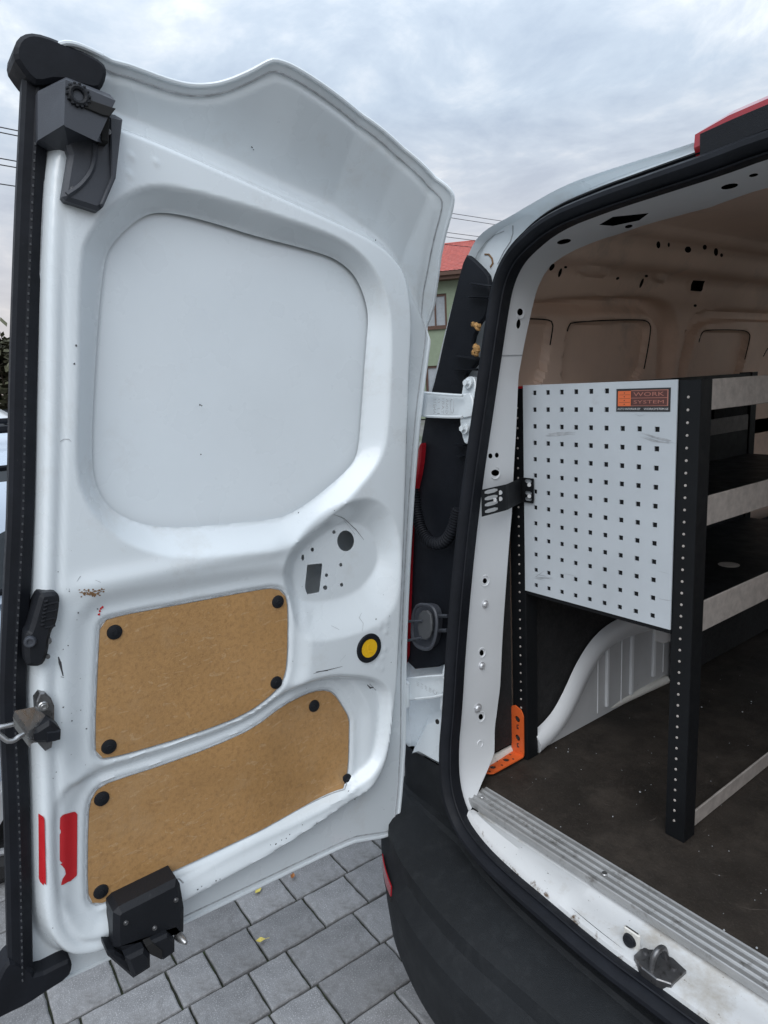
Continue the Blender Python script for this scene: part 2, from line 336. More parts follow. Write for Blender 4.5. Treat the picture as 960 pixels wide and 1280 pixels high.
def each(name, mt, parent, mbs):
    for m_ in mbs: m_.build(name, mt, parent)

# ================================================================== GROUND AND PAVING
me = MB().add([(-400, -400, -0.055), (400, -400, -0.055), (400, 400, -0.055), (-400, 400, -0.055)], [(0, 1, 2, 3)]).build('ground', 'ground', None, None, 'structure')
TH = 1.53987; TT = np.array([math.cos(TH), math.sin(TH)]); NN = np.array([-math.sin(TH), math.cos(TH)])
def pav(n, t, z=0.0): g = n * NN + t * TT; return Vector((g[0], g[1], z))
pave = MB().add([pav(-2.4, -3, -0.012), pav(4.6, -3, -0.012), pav(4.6, 5, -0.012), pav(-2.4, 5, -0.012), pav(-2.4, -3, -0.055), pav(4.6, -3, -0.055), pav(4.6, 5, -0.055), pav(-2.4, 5, -0.055)],
                [(3, 2, 1, 0), (0, 1, 5, 4), (1, 2, 6, 5), (2, 3, 7, 6), (3, 0, 4, 7)]).build('pavement', 'joint_sand', None, None, 'structure')
STONE = {}
def stone_mesh(L, wd):
    key = (round(L, 3), random.randrange(3)) if len(STONE) < 60 else None
    if key in STONE: return STONE[key]
    mb = MB(); g = 0.0032; a, b = L / 2 - g, wd / 2 - g; c = 0.005; n = 7
    side = []
    for (x0, y0), (x1, y1) in (((-a, -b), (a, -b)), ((a, -b), (a, b)), ((a, b), (-a, b)), ((-a, b), (-a, -b))):
        for k in range(n): side.append((x0 + (x1 - x0) * k / n, y0 + (y1 - y0) * k / n))
    jit = [random.uniform(-.0011, .0011) for _ in side]
    def rg(i, z): return [((x - math.copysign(i, x) * min(1, abs(x) / (a * .5))) + j, (y - math.copysign(i, y) * min(1, abs(y) / (b * .5))) + j, z + (random.uniform(-.0008, .0008) if z > -.01 else 0)) for (x, y), j in zip(side, jit)]
    mb.loft([rg(0, -.04), rg(0, -.0055), rg(.0015, -.002), rg(c, 0)], True, False, True)
    me = bpy.data.meshes.new('paving_stone'); me.from_pydata(mb.v, [], mb.f); me.update(); me.materials.append(MATS['stone'])
    if key: STONE[key] = me
    return me
rows_t = {0.7375: [-1.32, -1.10, -.93, -.78, -.55, -.393, -.20, -.045], 0.5855: [-1.27, -1.041, -.815, -.702, -.567, -.375, -.219, -.03], 0.4335: [-.96, -.80, -.631, -.513, -.282, -.09], 0.2820: [-.87, -.64, -.496, -.268, -.11], 0.1300: [-.74, -.58, -.346, -.245, -.05]}
LEN = [0.115, 0.155, 0.192, 0.232]
far = MB()
centers = {0.7375 + 0.152 * k: None for k in range(1, 24)}; centers.update({0.13 - 0.1515 * k: None for k in range(1, 15)})
for nc in sorted(list(rows_t) + list(centers)):
    js = list(rows_t.get(nc, [random.uniform(-.6, -.4)]))
    while js[0] > -2.6: js.insert(0, js[0] - random.choice(LEN[1:]))
    while js[-1] < 4.2: js.append(js[-1] + random.choice(LEN[1:]))
    for t0, t1 in zip(js, js[1:]):
        tcn_ = (t0 + t1) / 2; near = -.35 < nc < 1.5 and -1.75 < tcn_ < 0.35
        if near:
            o = link('paving_stone', stone_mesh(t1 - t0, .1515), pave)
            p = pav(nc, tcn_, random.uniform(-.0012, .0012)); o.location = p
            o.rotation_euler = (random.gauss(0, .003), random.gauss(0, .003), TH + random.gauss(0, .002))
        elif nc < 4.4:
            a, b, g = (t1 - t0) / 2, .0757, .0035; q = lambda i, z: [pav(nc + s * (b - i), tcn_ + r * (a - i), z) for s, r in ((-1, -1), (1, -1), (1, 1), (-1, 1))]
            far.loft([[*reversed(q(g, -.03))], [*reversed(q(g, -.004))], [*reversed(q(g + .004, 0))]], True, False, True)
far.build('paving', 'stone', pave, None, 'stuff')
# fallen leaves
def leaf(px, label, mt, size, rot, curl):
    p = at(px[0], px[1], 2, 0.004); mb = MB(); n = 9
    out = [(-.5 + i / n, .3 * math.sin(math.pi * i / n) ** .8 * (1 - .25 * i / n)) for i in range(n + 1)]
    vs = []; cr, sr = math.cos(rot), math.sin(rot)
    for x, w in out:
        for s in (-1, 0, 1):
            X, Y = x * size, s * w * size; Z = .002 + curl * size * (abs(s) * w * 1.3 + x * x) + .1 * size * curl * math.sin(x * 9 + s)
            vs.append((p[0] + X * cr - Y * sr, p[1] + X * sr + Y * cr, p[2] + Z))
    fs = [(3 * i + k, 3 * i + k + 1, 3 * i + k + 4, 3 * i + k + 3) for i in range(n) for k in (0, 1)]
    mb.add(vs, fs, True)
    e = Vector(vs[-2]); mb.tube([e, e + Vector((cr * .2 * size, sr * .2 * size, .002)), e + Vector((cr * .4 * size, sr * .35 * size, .001))], .0008, 5)
    o = mb.build('fallen_leaf', mt); o['label'] = label; o['category'] = 'leaf'; o['group'] = 'fallen leaves on the paving'
leaf((323, 1114), 'yellow fallen leaf on the paving close below the bottom edge of the open door', 'leaf_yellow', .03, 2.0, .25)
leaf((326, 1177), 'pale yellow fallen leaf lying out on the grey paving, farther from the door', 'leaf_yellow', .03, 1.2, .5)
leaf((366, 1097), 'small curled orange-brown fallen leaf beside the door edge, nearest the bumper', 'leaf_brown', .026, 2.6, .8)
leaf((4, 1215), 'big ochre fallen leaf behind the black lower corner of the door', 'leaf_yellow', .085, .6, .35)

# ================================================================== THE VAN
VAN = root('panel_van', (XC, 0.8, 0.0), 'white panel van seen from behind with its left rear door swung open and racking inside', 'van')
def V(mb, name, mt, label=None, kind=None, parent=None, sharp=None): return mb.build(name, mt, parent or VAN, label, kind, sharp)
NB = Vector((0, -1, KL)).normalized()
# ---- rear opening path
pxm = [(826, 1262), (747, 1203), (675, 1140), (625, 1097), (592, 1062), (570, 1028), (559, 985), (561, 935), (567, 890), (576, 800), (593, 640), (613, 475), (625, 380), (630, 352), (640, 330), (655, 309), (690, 280), (752, 254), (830, 227), (900, 203), (960, 179)]
pxm2 = [(a - 6 * min(1, max(0, (1010 - b) / 60)) * (1 if b > 300 else .5), b - (8 if b < 300 and a > 640 else 4 if b < 340 else 0)) for a, b in pxm]
pxm2 = [(a + np.interp(b, [300, 380, 480, 626, 790, 925], [0, -2, -4, -8, -6, 0]) * (a < 660), b) for a, b in pxm2]
half = [rp(*p) for p in pxm2]
half[0][0] = max(half[0][0], .5)
mir = lambda p: np.array([2 * XC - p[0], p[1], p[2]])
loop = half + [mir(p) for p in half[::-1]]
loop = chaikin(np.array(loop), 2)
prof = [(-.018, -.03), (.0155, -.03), (.0155, -.004), (.0148, .002), (.0135, .004), (.0118, .002), (.0105, -.002), (.0085, -.0035), (.0065, .002), (.0045, .012), (-.002, .0195), (-.0095, .0195), (-.0155, .0135), (-.018, .004), (-.0195, -.001), (-.022, .004), (-.024, .002)]
# ring orientation: decide which side is inward
d0 = Vector(loop[3]) - Vector(loop[1]); inward = 1 if d0.cross(NB).dot(Vector((XC, -.1, 1.2)) - Vector(loop[2])) > 0 else -1
SEAL = V(MB().sweep(list(loop), [(a * -inward, b) for a, b in (prof if inward < 0 else prof)], NB, True), 'door_seal', 'black_rubber')
# ---- inner return of the opening: pillars and header
hl = np.array(half)
up_i = [i for i, p in enumerate(pxm) if p[1] <= 985 or p[0] < 565]
i0 = pxm.index((570, 1028))
A = np.array(half[i0:]); A = np.vstack([A, [mir(p) for p in A[::-1]]])
A = chaikin(A, 2, False)
tan = np.gradient(A, axis=0); tan /= np.linalg.norm(tan, axis=1)[:, None]
inn = np.cross(tan, np.array(NB)); inn /= np.linalg.norm(inn, axis=1)[:, None]
if inn[2] @ (np.array([XC, 0, 1.2]) - A[2]) < 0: inn = -inn
A = A + inn * .0125
u = np.r_[0, np.cumsum(np.linalg.norm(np.diff(A, axis=0), axis=1))]; UL = u[-1]
nh = len(A) // 2
def pixof(P):
    d = P - CAM; w = d @ FWD; return np.stack([480 + FPX * (d @ RIGHT) / w, 640 - FPX * (d @ UP) / w], -1)
def raw3(us, vs):
    B = np.stack([np.interp(us, u, A[:, k]) for k in range(3)], -1); I = np.stack([np.interp(us, u, inn[:, k]) for k in range(3)], -1)
    return B + np.stack([0 * vs, vs, 0 * vs], -1) - I * (.006 * sst(vs, 0, .012))[..., None]
GU, GV_ = np.meshgrid(np.linspace(0, UL / 2, 700), np.linspace(0, .3, 150)); GPX = pixof(raw3(GU, GV_))
def frame_uv(px):
    k = np.unravel_index(np.argmin(((GPX - np.array(px)) ** 2).sum(-1)), GU.shape); c = np.array([GU[k], GV_[k]])
    uu_, vv_ = np.meshgrid(c[0] + np.linspace(-.004, .004, 21), np.maximum(0, c[1] + np.linspace(-.003, .003, 21))); q = pixof(raw3(uu_, vv_)); k = np.unravel_index(np.argmin(((q - np.array(px)) ** 2).sum(-1)), uu_.shape)
    return np.array([uu_[k], vv_[k]])
bl_ = [(618, 945), (625, 860), (632, 740), (640, 640), (645, 540), (648, 470), (656, 427), (667, 378), (676, 350), (690, 330), (724, 310), (780, 291), (825, 276), (885, 260), (937, 241)]
du, dd = np.array([frame_uv(p) for p in bl_]).T
du = np.r_[0, du, UL / 2]; dd = np.r_[.035, dd, dd[-1]]
o_ = np.argsort(du); du = du[o_]; dd = dd[o_]
print('frame depth', list(zip(du.round(2), dd.round(3))))
dd = np.clip(dd, .03, .28)
depth = lambda s: np.interp(np.where(s > UL / 2, UL - s, s), du, dd)
def frame3(P):
    P = np.asarray(P); B = np.stack([np.interp(P[:, 0], u, A[:, k]) for k in range(3)], 1)
    I = np.stack([np.interp(P[:, 0], u, inn[:, k]) for k in range(3)], 1); v = P[:, 1]
    dip = .006 * sst(v, 0.0, .012)
    return B + np.stack([0 * v, v, 0 * v], 1) - I * dip[:, None]
def uv_ell(c, rx, ry, rot=0, n=12):
    return np.array([frame_uv((c[0] + rx * math.cos(a) * math.cos(rot) - ry * math.sin(a) * math.sin(rot), c[1] + rx * math.cos(a) * math.sin(rot) + ry * math.sin(a) * math.cos(rot))) for a in [2 * math.pi * i / n for i in range(n)]])
def hull_ok(h): return h[:, 1].min() > .004 and (h[:, 1].max() < depth(h[:, 0]).min() - .003)
holes = []
for c, rx, ry, ro in [((650, 390), 3.5, 4.5, 0), ((648, 405), 2.5, 6, .1), ((613, 570), 2.6, 3.2, 0), ((621, 569), 2.4, 3.2, 0), ((619, 591), 5, 4, 0), ((606, 726), 2.6, 3.4, 0), ((602, 816), 2.6, 3.6, 0), ((601, 896), 2.8, 3.6, 0), ((705, 302), 9, 3, -.2), ((786, 283), 5, 2, -.2), ((912, 233), 11, 3.2, -.2), ((942, 219), 6, 2, -.2)]:
    h = uv_ell(c, rx, ry, ro)
    cx_ = h.mean(0); a_ = np.arctan2(h[:, 1] - cx_[1], h[:, 0] - cx_[0]); h = h[np.argsort(a_)]
    if np.ptp(h[:, 0]) < .002 or np.ptp(h[:, 1]) < .001: h = cx_ + np.array([[.006 * math.cos(q), .005 * math.sin(q)] for q in np.linspace(0, 6.28, 13)[:-1]])
    if hull_ok(h) and np.ptp(h[:, 0]) < .2: holes.append(h)
    else: print('hole skipped', c, h.min(0), h.max(0))
h = np.array([frame_uv(p) for p in [(749, 281), (766, 271), (811, 266.5), (799, 275.5), (766, 282.5)]]); c_ = h.mean(0); h = h[np.argsort(np.arctan2(h[:, 1] - c_[1], (h[:, 0] - c_[0])))]; holes.append(h)
ss = np.linspace(0, UL, 160)
outl = np.array([(s, 0.0) for s in ss] + [(s, float(depth(np.array(s)))) for s in ss[::-1]])
Vf, Ff = sheet(outl, holes, .012)
FR = mesh_from('rear_pillar', frame3(Vf), Ff, 'pillar_paint', VAN)
# cavity wall behind the pillar sheet
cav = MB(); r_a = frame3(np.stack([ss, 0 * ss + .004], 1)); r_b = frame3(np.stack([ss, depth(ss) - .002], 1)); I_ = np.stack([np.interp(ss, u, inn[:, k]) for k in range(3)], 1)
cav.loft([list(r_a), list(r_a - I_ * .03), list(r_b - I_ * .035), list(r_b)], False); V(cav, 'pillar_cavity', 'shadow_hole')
# weld seam, bolts and pressed rings on the pillar
bm_ = []
for c, r in (((606, 755), .0075), ((602, 832), .0075), ((597, 885), .009)):
    q = frame3(np.array([frame_uv(c)]))[0]; bm_.append(MB().disc(q, (1, -.1, 0), r * 1.3, r * 1.3, .002, 14).disc(q + np.array([.002, 0, 0]), (1, -.1, 0), r * .8, r * .7, .005, 6))
each('pillar_screw', 'screw_steel', VAN, bm_)
rg = []
for c, r in (((606, 726), .013), ((602, 816), .012), ((601, 896), .013), ((650, 391), .012), ((619, 591), .014), ((600, 930), .009)):
    q = frame3(np.array([frame_uv(c)]))[0]; rg.append(MB().ring(q, (1, -.1, 0), r, .0016, 18, 6))
each('pressed_ring', 'pillar_paint', VAN, rg)
sm_ = MB(); uu = frame_uv((640, 444))[0]; vv = np.linspace(.002, float(depth(np.array(uu))) - .002, 6)
sm_.tube(frame3(np.stack([vv * 0 + uu, vv], 1)) + np.array([.0006, 0, 0]), .0013, 5); V(sm_, 'weld_seam', 'scuff_grey')
# ---- outer body: gutter beside the opening, then side and roof skin
So = [(552, 950), (552, 900), (560, 800), (575, 640), (596, 500), (612, 370), (640, 300), (655, 282), (676, 264), (700, 250), (725, 239), (770, 221), (880, 185), (960, 150)]
G_ = [(499, 936), (494, 900), (499, 800), (511, 640), (536, 500), (566, 375), (588, 308), (606, 287), (637, 271), (660, 257), (704, 232), (757, 213), (877, 176), (960, 143)]
offs = [.055, .055, .055, .055, .055, .055, .05, .042, .034, .028, .022, .018, .012, .012]
So = [(a + (7 if b > 330 else 3), b + (0 if b > 330 else 3)) for a, b in So]
S3 = np.array([rp(*p, .045 if p[1] > 390 else (.03 if p[1] > 330 else .012)) for p in So]); G3 = np.array([rp(*p, o) for p, o in zip(G_, offs)])
print('outer edge', G3.round(3).tolist()); print('seal out', S3.round(3).tolist())
S3 = chaikin(S3, 2, False); G3 = chaikin(G3, 2, False); n_ = len(G3)
full = lambda Q: np.vstack([Q, [mir(p) for p in Q[::-1]]])
S3f, G3f = full(S3), full(G3)
wid = np.linalg.norm(G3f - S3f, axis=1)[:, None]; dY = np.array([0, 1, 0.0])
deep = np.clip(wid / .12, 0, 1) * .055
cols = [S3f + dY * .02, S3f, S3f * .9 + G3f * .1 + dY * deep * .8, S3f * .5 + G3f * .5 + dY * deep, S3f * .1 + G3f * .9 + dY * deep * .5, G3f]
BC = V(MB().loft([list(c) for c in cols], False, sm=True), 'body_corner', 'white_paint', sharp=30)
from mathutils.bvhtree import BVHTree
bvh = BVHTree.FromPolygons([v.co for v in BC.data.vertices], [tuple(p.vertices) for p in BC.data.polygons])
def on_corner(px):
    d = Vector(ray(*px)).normalized(); h_ = bvh.ray_cast(Vector(CAM), d)[0]; return None if h_ is None else np.array(h_ - d * .0008)
for nm_, mt_, r_, l_ in (('corner_seam', 'scuff_grey', .0012, [(641, 282), (641, 292), (638, 302), (630, 314), (622, 330)]), ('corner_seam', 'scuff_grey', .0009, [(592, 330), (597, 316), (607, 303), (618, 294), (630, 289)]), ('rust_ring', 'scuff_rust', .0022, [(606, 318), (611, 318), (615, 323), (616, 329), (613, 334)])):
    P_ = [on_corner(p) for p in l_]; P_ = [p for p in P_ if p is not None]
    if len(P_) > 2: V(MB().tube(P_, r_, 5), nm_, mt_)
def bodyring(y):
    t = (y + .1); k = sst(np.array(t), 0, .45) * .085
    Q = G3f.copy(); Q[:, 0] = XC + (Q[:, 0] - XC) * (1 + .03 * sst(np.array(t), 0, .6)); hi = sst(Q[:, 2], 1.5, 1.95); Q[:, 2] += k * hi
    Q[:, 1] = G3f[:, 1] + max(0.004, t); return list(Q)
sh_l = MB().loft([list(G3f)] + [bodyring(y) for y in (-.095, -.06, 0.0, .15, .35, .75, 1.3, 1.7, 2.0, 2.2)], False, sm=True)
def in_light_opening(f):
    c = np.mean([sh_l.v[i] for i in f], axis=0); return c[0] > XC + .5 and (1.3 < c[1] < 2.0) and .62 < c[2] < 1.86
kf = [i for i, f in enumerate(sh_l.f) if not in_light_opening(f)]; sh_l.smooth = set(range(len(kf))); sh_l.f = [sh_l.f[i] for i in kf]     # unseen side opening added to let daylight into the load bay
V(sh_l, 'body_shell', 'white_paint', sharp=50)
# roof edge step to the left of the brake lamp
# ---- black trim beside the opening
def rplate(mb, px, off, th, bev=.002, it=1):
    P = np.array([rp(*p, off) for p in px])[:, [0, 2]]
    if it: P = chaikin(P, it)
    prism(mb, P, 0.0, th, bev, lambda p, h: (p[0], rear_y(p[0], p[1], off) + 0.0 - h + th, p[1])); return mb
trim = [(581, 318), (588, 321), (609, 342), (611, 352), (611, 380), (606, 396), (598, 405), (590, 425), (589, 443), (597, 448), (594, 458), (582, 466), (580, 480), (580, 492), (580, 540), (588, 560), (586, 640), (572, 800), (564, 832), (504, 838), (507, 780), (510.5, 700), (515, 640), (519, 605), (524, 562), (534, 505), (545, 468), (557, 412), (570, 358)]
V(rplate(MB(), trim, .04, .012, .003, 1), 'pillar_trim', 'trim_plastic')
rb = []
for (a, b) in [((586, 354), (615, 358)), ((584, 371), (613, 372)), ((568, 445), (598, 449)), ((566, 462), (597, 462)), ((569, 556), (580, 557)), ((570, 570), (579, 571))]:
    p, q = rp(*a, .024), rp(*b, .02); mid = (p + q) / 2
    rb.append(MB().loft([[p + np.array([0, .01, .002]), p + np.array([0, .01, -.002]), p + np.array([0, 0, 0])], [q + np.array([0, .01, .0025]), q + np.array([0, .01, -.0025]), q + np.array([0, -.012, 0])]], True, True, True))
each('trim_rib', 'trim_plastic', VAN, rb)
# ---- foam squeezed out at the trim edge
fo_l = []
for c, r in (((595, 407), .007), ((598, 408), .005), ((591, 406), .005), ((594, 434), .0075), ((595, 440), .006), ((592, 441), .006)):
    q = rp(*c, .018); k = 8; fo = MB(); fo_l.append(fo)
    for j in range(3):
        w = [random.uniform(.6, 1.1) * r for _ in range(k)]
        fo.loft([[q + np.array([w[i] * math.cos(2 * math.pi * i / k) * s, -dz * r, w[i] * 1.2 * math.sin(2 * math.pi * i / k) * s]) for i in range(k)] for s, dz in ((1, -.5), (.9, .3), (.4, .8))], True, True, True)
        q = q + np.array([random.uniform(-.5, .5) * r, 0, random.uniform(-.7, .7) * r])
each('expanding_foam', 'foam', VAN, fo_l)
# ---- hinges
def embossed(mb, px0, px1, lines, off):
    """small raised casting marks, standing upright along the arm"""
    a = rp(*px0, off); b = rp(*px1, off); n = len(lines); w = (b[0] - a[0]) / n; hh = a[2] - b[2]
    for i, s in enumerate(lines):
        if s == 'O':
            c = np.array([a[0] + w * (i + .5), 0, (a[2] + b[2]) / 2]); c[1] = rear_y(c[0], c[2], off)
            P = [(c[0] + .42 * w * math.cos(q), rear_y(c[0], c[2], off) - .0006, c[2] + .36 * hh * math.sin(q)) for q in np.linspace(0, 6.283, 17)]
            mb.tube(P, .0007, 5); continue
        text_fit(mb, s, (a[0] + w * (i + .15), rear_y(a[0], b[2], off), b[2] + .1 * hh), (0, 0.1, 1), (1, 0, 0), hh * .8, w * .62, (0, -1, 0), .0012)
for nm, arm, plate, bolts, kn, txt in [
    ('upper', [(520, 489), (534, 490), (560, 492), (578, 493), (590, 491), (592, 520), (578, 523), (560, 523), (534, 522), (518, 519)], [(580, 474), (586, 470), (594, 472), (594, 500), (590, 520), (586, 552), (581, 556), (577, 545), (574, 522), (576, 495)], [(586, 479), (581.5, 536)], (521, 505), ((543, 496), (567, 520))),
    ('lower', [(502, 848), (520, 846), (540, 844), (556, 843), (555, 870), (540, 873), (520, 875), (508, 876)], [(553, 832), (558, 832), (556, 860), (552, 890), (549, 885), (551, 860)], [], (506, 868), ((521, 850), (546, 870)))]:
    hb = MB(); rplate(hb, arm, .012, .014, .002, 1); rplate(hb, plate, .018, .01, .002, 1)
    for fl in ((0, 1, 2, 3), ):
        top = [rp(*arm[k], -.004) for k in (1, 2, 3)]; hb.tube([p + np.array([0, 0, -.003]) for p in top], .0035, 6)
    nb_ = len(arm); bot = [rp(*arm[k], -.004) for k in ((8, 7, 6) if nm == 'upper' else (6, 5, 4))]; hb.tube([p + np.array([0, 0, .003]) for p in bot], .0035, 6)
    k_ = rp(*kn, .004); hb.tube([k_ + np.array([0, 0, -.03]), k_ + np.array([0, 0, .03])], .013, 14)
    hg = V(hb, 'hinge', 'white_paint')
    if bolts:
        for c in bolts:
            q = rp(*c, .012); bb = MB(); bb.disc(q, NB, .013, .012, .004, 18); bb.disc(q + np.array(NB) * .004, NB, .0075, .007, .009, 6); V(bb, 'hinge_bolt', 'white_paint', parent=hg)
    eb = MB(); embossed(eb, txt[0], txt[1], ['AN212', '11 0', 'TAB1', 'G06R', 'O'], -.003); V(eb, 'casting_mark', 'scuff_grey', parent=hg)
# ---- lower corner of the body: mounting step
st = MB(); rplate(st, [(528, 898), (556, 884), (562, 968), (545, 961), (524, 949), (506, 948)], .05, .045, .02, 0); V(st, 'mounting_step', 'white_paint')
st = MB(); q = rp(547, 902, -.002); st.disc(q, NB, .006, .006, .002, 12); V(st, 'step_hole', 'shadow_hole')
# ---- tail lamp, brake lamp
V(rplate(MB(), [(525, 553), (526, 558), (523, 588), (517, 612), (512, 650), (509.5, 700), (507, 780), (504.5, 836), (482, 838), (488, 700), (498, 600)], .022, .022, .004, 1), 'tail_lamp', 'red_lens')
bl0, bl1 = rp(877, 170, .03), rp(960, 140, .03)
X0 = bl0[0] + .012; bl = MB(); bk = MB()
for X in np.linspace(X0, 2 * XC - X0, 9):
    pass
def lampring(X, s):
    z = 1.922 + .012 * (1 - ((X - XC) / (XC - X0)) ** 2); y = rear_y(X, 1.95, -.005); e = .0
    return [(X, y + .0, z - .012), (X, y - .008, z), (X, y - .006, z + .024 * s), (X, y + .008, z + .033 * s), (X, y + .06, z + .036 * s), (X, y + .07, z - .012)]
bl.loft([lampring(X, .8 if i in (0, 8) else 1) for i, X in enumerate(np.linspace(X0, 2 * XC - X0, 9))], True, True, True, True); BLO = V(bl, 'brake_lamp', 'red_lens', sharp=25)
for X in (0,):
    xs = np.linspace(X0 + .012, 2 * XC - X0 - .012, 9)
    rr = [[(x, rear_y(x, 1.95, -.016), 1.905 + .012 * (1 - ((x - XC) / (XC - X0)) ** 2)), (x, rear_y(x, 1.95, -.018), 1.936 + .012 * (1 - ((x - XC) / (XC - X0)) ** 2)), (x, rear_y(x, 1.95, .02), 1.936 + .012), (x, rear_y(x, 1.95, .02), 1.90)] for x in xs]
    bk.loft(rr, True, True, True)
V(bk, 'lamp_housing', 'black_plastic', parent=BLO)
# ---- wiring conduit and grommet between body and door
cp = chaikin(np.array([(517, 612), (520, 638), (525, 660), (535, 676), (548, 681), (559, 675), (567, 660), (573, 636)]), 2, False); cp = resample(cp, .8, False)
cq = [rp(*p, .004) for p in cp]; V(MB().tube(cq, [.0150 if i % 4 < 2 else .0118 for i in range(len(cq))], 12), 'cable_conduit', 'black_rubber')
gm = MB(); gp = chaikin(np.array([(518, 757), (535, 755), (545, 762), (547, 785), (541, 810), (530, 812), (517, 805), (515, 785)]), 2)
rplate(gm, gp, .02, .018, .004, 0); gq = [rp(*p, -.002) for p in gp]; gm.tube(gq + gq[:2], .0045, 6)
for a, b in (((508, 777), (528, 776)), ((508, 801), (527, 797))): gm.tube([rp(*a, -.008), rp(*b, -.006)], .0035, 6)
for a, b in (((545, 770), (560, 770)), ((545, 788), (559, 788))): gm.tube([rp(*a, .02), rp(*b, .02)], .005, 6)
GR = V(gm, 'rubber_grommet', 'grey_plastic')
V(rplate(MB(), [(524, 764), (537, 763), (540, 785), (535, 801), (524, 798), (521, 780)], -.0045, .006, .002, 1), 'grommet_cap', 'stitch_grey', parent=GR)

# ---- bumper
C = np.array([(.65, -.435), (.42, -.431), (.3, -.432), (.19, -.434), (.08, -.424), (-.02, -.405), (-.11, -.383), (-.18, -.345), (-.25, -.305), (-.31, -.25), (-.345, -.15), (-.35, .1)])
B = np.array([(.65, -.487), (.42, -.487), (.3, -.486), (.18, -.486), (.07, -.474), (-.03, -.446), (-.13, -.408), (-.205, -.36), (-.28, -.31), (-.345, -.25), (-.375, -.15), (-.38, .1)])
I = np.array([(.65, -.325), (.42, -.318), (.3, -.306), (.19, -.29), (.08, -.265), (-.02, -.23), (-.09, -.228), (-.16, -.228), (-.235, -.228), (-.29, -.215), (-.325, -.15), (-.33, .1)])
C, B, I = (chaikin(q, 3, False) for q in (C, B, I))
sec = []
outw = (B - C); outw /= np.linalg.norm(outw, axis=1)[:, None]
def lay(P, z): return [(p[0], p[1], z) for p in P]
sec = [[(p[0], p[1], .60 + .05 * float(sst(-p[0], .03, .09))) for p in I + (I - C) * .05], [(p[0], p[1], .575 + .05 * float(sst(-p[0], .03, .09))) for p in I], lay(I * .93 + C * .07, .535), lay(I * .80 + C * .20, .5335), lay(I * .74 + C * .26, .526), lay(I * .4 + C * .6, .519), lay(I * .1 + C * .9, .508), lay(C + outw * .003, .497), lay(C * .8 + B * .2 + outw * .002, .47), lay(C * .25 + B * .75 + outw * .006, .435), lay(B, .405), lay(B - outw * .004, .34), lay(B - outw * .012, .26), lay(B - outw * .05, .235), lay(B - outw * .2, .235)]
mirl = lambda L: L[::-1][:0] + [(2 * XC - p[0], p[1], p[2]) for p in L][:]
secf = [[(2 * XC - p[0], p[1], p[2]) for p in L][::-1] [::-1][0:0] + L[::-1] + [(2 * XC - p[0], p[1], p[2]) for p in L[1:]] for L in sec]
BUM = V(MB().loft(secf, False, sm=True), 'bumper', 'bumper_plastic', sharp=22)
def bstrip(i0, i1, wa, wb, lift, name, mt):
    La, Lb = np.array(sec[9]), np.array(sec[10]); Lc = np.array(sec[8]); mbx = MB(); ra = []
    idx = list(range(i0, i1)); rr_ = []
    for j, i in enumerate(idx):
        f = j / (len(idx) - 1); taper = .55 + .45 * math.sin(math.pi * (.15 + .8 * f))
        c = La[i] * (1 - (wa + wb) / 2) + Lb[i] * (wa + wb) / 2; hgt = (La[i] - Lb[i]) * (wb - wa) * taper; ow = np.r_[outw[i], .25] * lift
        ra.append([c + hgt * .5, c + hgt * .5 + ow, c - hgt * .5 + ow, c - hgt * .5])
    mbx.loft(ra, True, True, True); return V(mbx, name, mt, parent=BUM)
ib = [k for k in range(len(B)) if -.205 < B[k][0] < -.075 and B[k][1] < -.2]
bstrip(ib[0], ib[-1], -.5, .6, .003, 'reflector', 'red_lens'); bstrip(ib[0], ib[-1], .65, 1.0, .002, 'reflector_slot', 'shadow_hole')
# ---- sill, tread strip, floor
xs = np.linspace(.015, 2 * XC - .015, 160)
low = loop[(loop[:, 2] < .75)]; low = low[np.argsort(low[:, 0])]
lowL = [p for p in low if p[0] < XC]; kk = int(np.argmin([p[0] for p in lowL]))
def zseal(x):
    x = min(x, 2 * XC - x); P = sorted([(p[2], p[0]) for p in lowL]); zs = [p[2] for p in lowL]; 
    c = [(abs(p[0] - x), p[2]) for p in lowL if p[2] < .68]; return np.interp(x, *zip(*sorted({round(p[0], 4): p[2] for p in lowL if p[2] < .64}.items())))
def sillrow(x):
    zb = zseal(x); yb = rear_y(x, zb) + .012; m = min(x, 2 * XC - x); k = sst(np.array(m), .0, .08); step = sst(np.array(m), .30, .34)
    z2 = zb + .024; yb2 = yb + .012
    return [(x, -.15, .612), (x, -.222, .611), (x, -.236, .606 - .004 * k), (x, -.236 * .55 + yb2 * .45, .6 * .55 + z2 * .45 + .012 - .010 * step), (x, -.236 * .12 + yb2 * .88, z2 + .006 - .003 * step), (x, yb2, z2), (x, yb, zb - .005)]
SILL = V(MB().loft([sillrow(x) for x in xs], False, sm=True), 'sill', 'sill_paint', sharp=35)
at_ = SILL.data.attributes.new('wear', 'FLOAT', 'POINT'); at_.data.foreach_set('value', [[0, .1, .25, .12, .45, 1.0, 1.0][i % 7] for i in range(len(SILL.data.vertices))])
t = MATS['sill_paint'].node_tree; b = t.nodes['Principled BSDF']; old = b.inputs['Base Color'].links[0].from_socket
an = nd(t, 'ShaderNodeAttribute', attribute_name='wear'); tcn = t.nodes.new('ShaderNodeTexCoord'); nz = nd(t, 'ShaderNodeTexNoise', i_Scale=26.0, i_Detail=8.0, i_Roughness=0.75); t.links.new(tcn.outputs['Object'], nz.inputs['Vector'])
nz2 = nd(t, 'ShaderNodeTexNoise', i_Scale=4.0, i_Detail=2.0); t.links.new(tcn.outputs['Object'], nz2.inputs['Vector'])
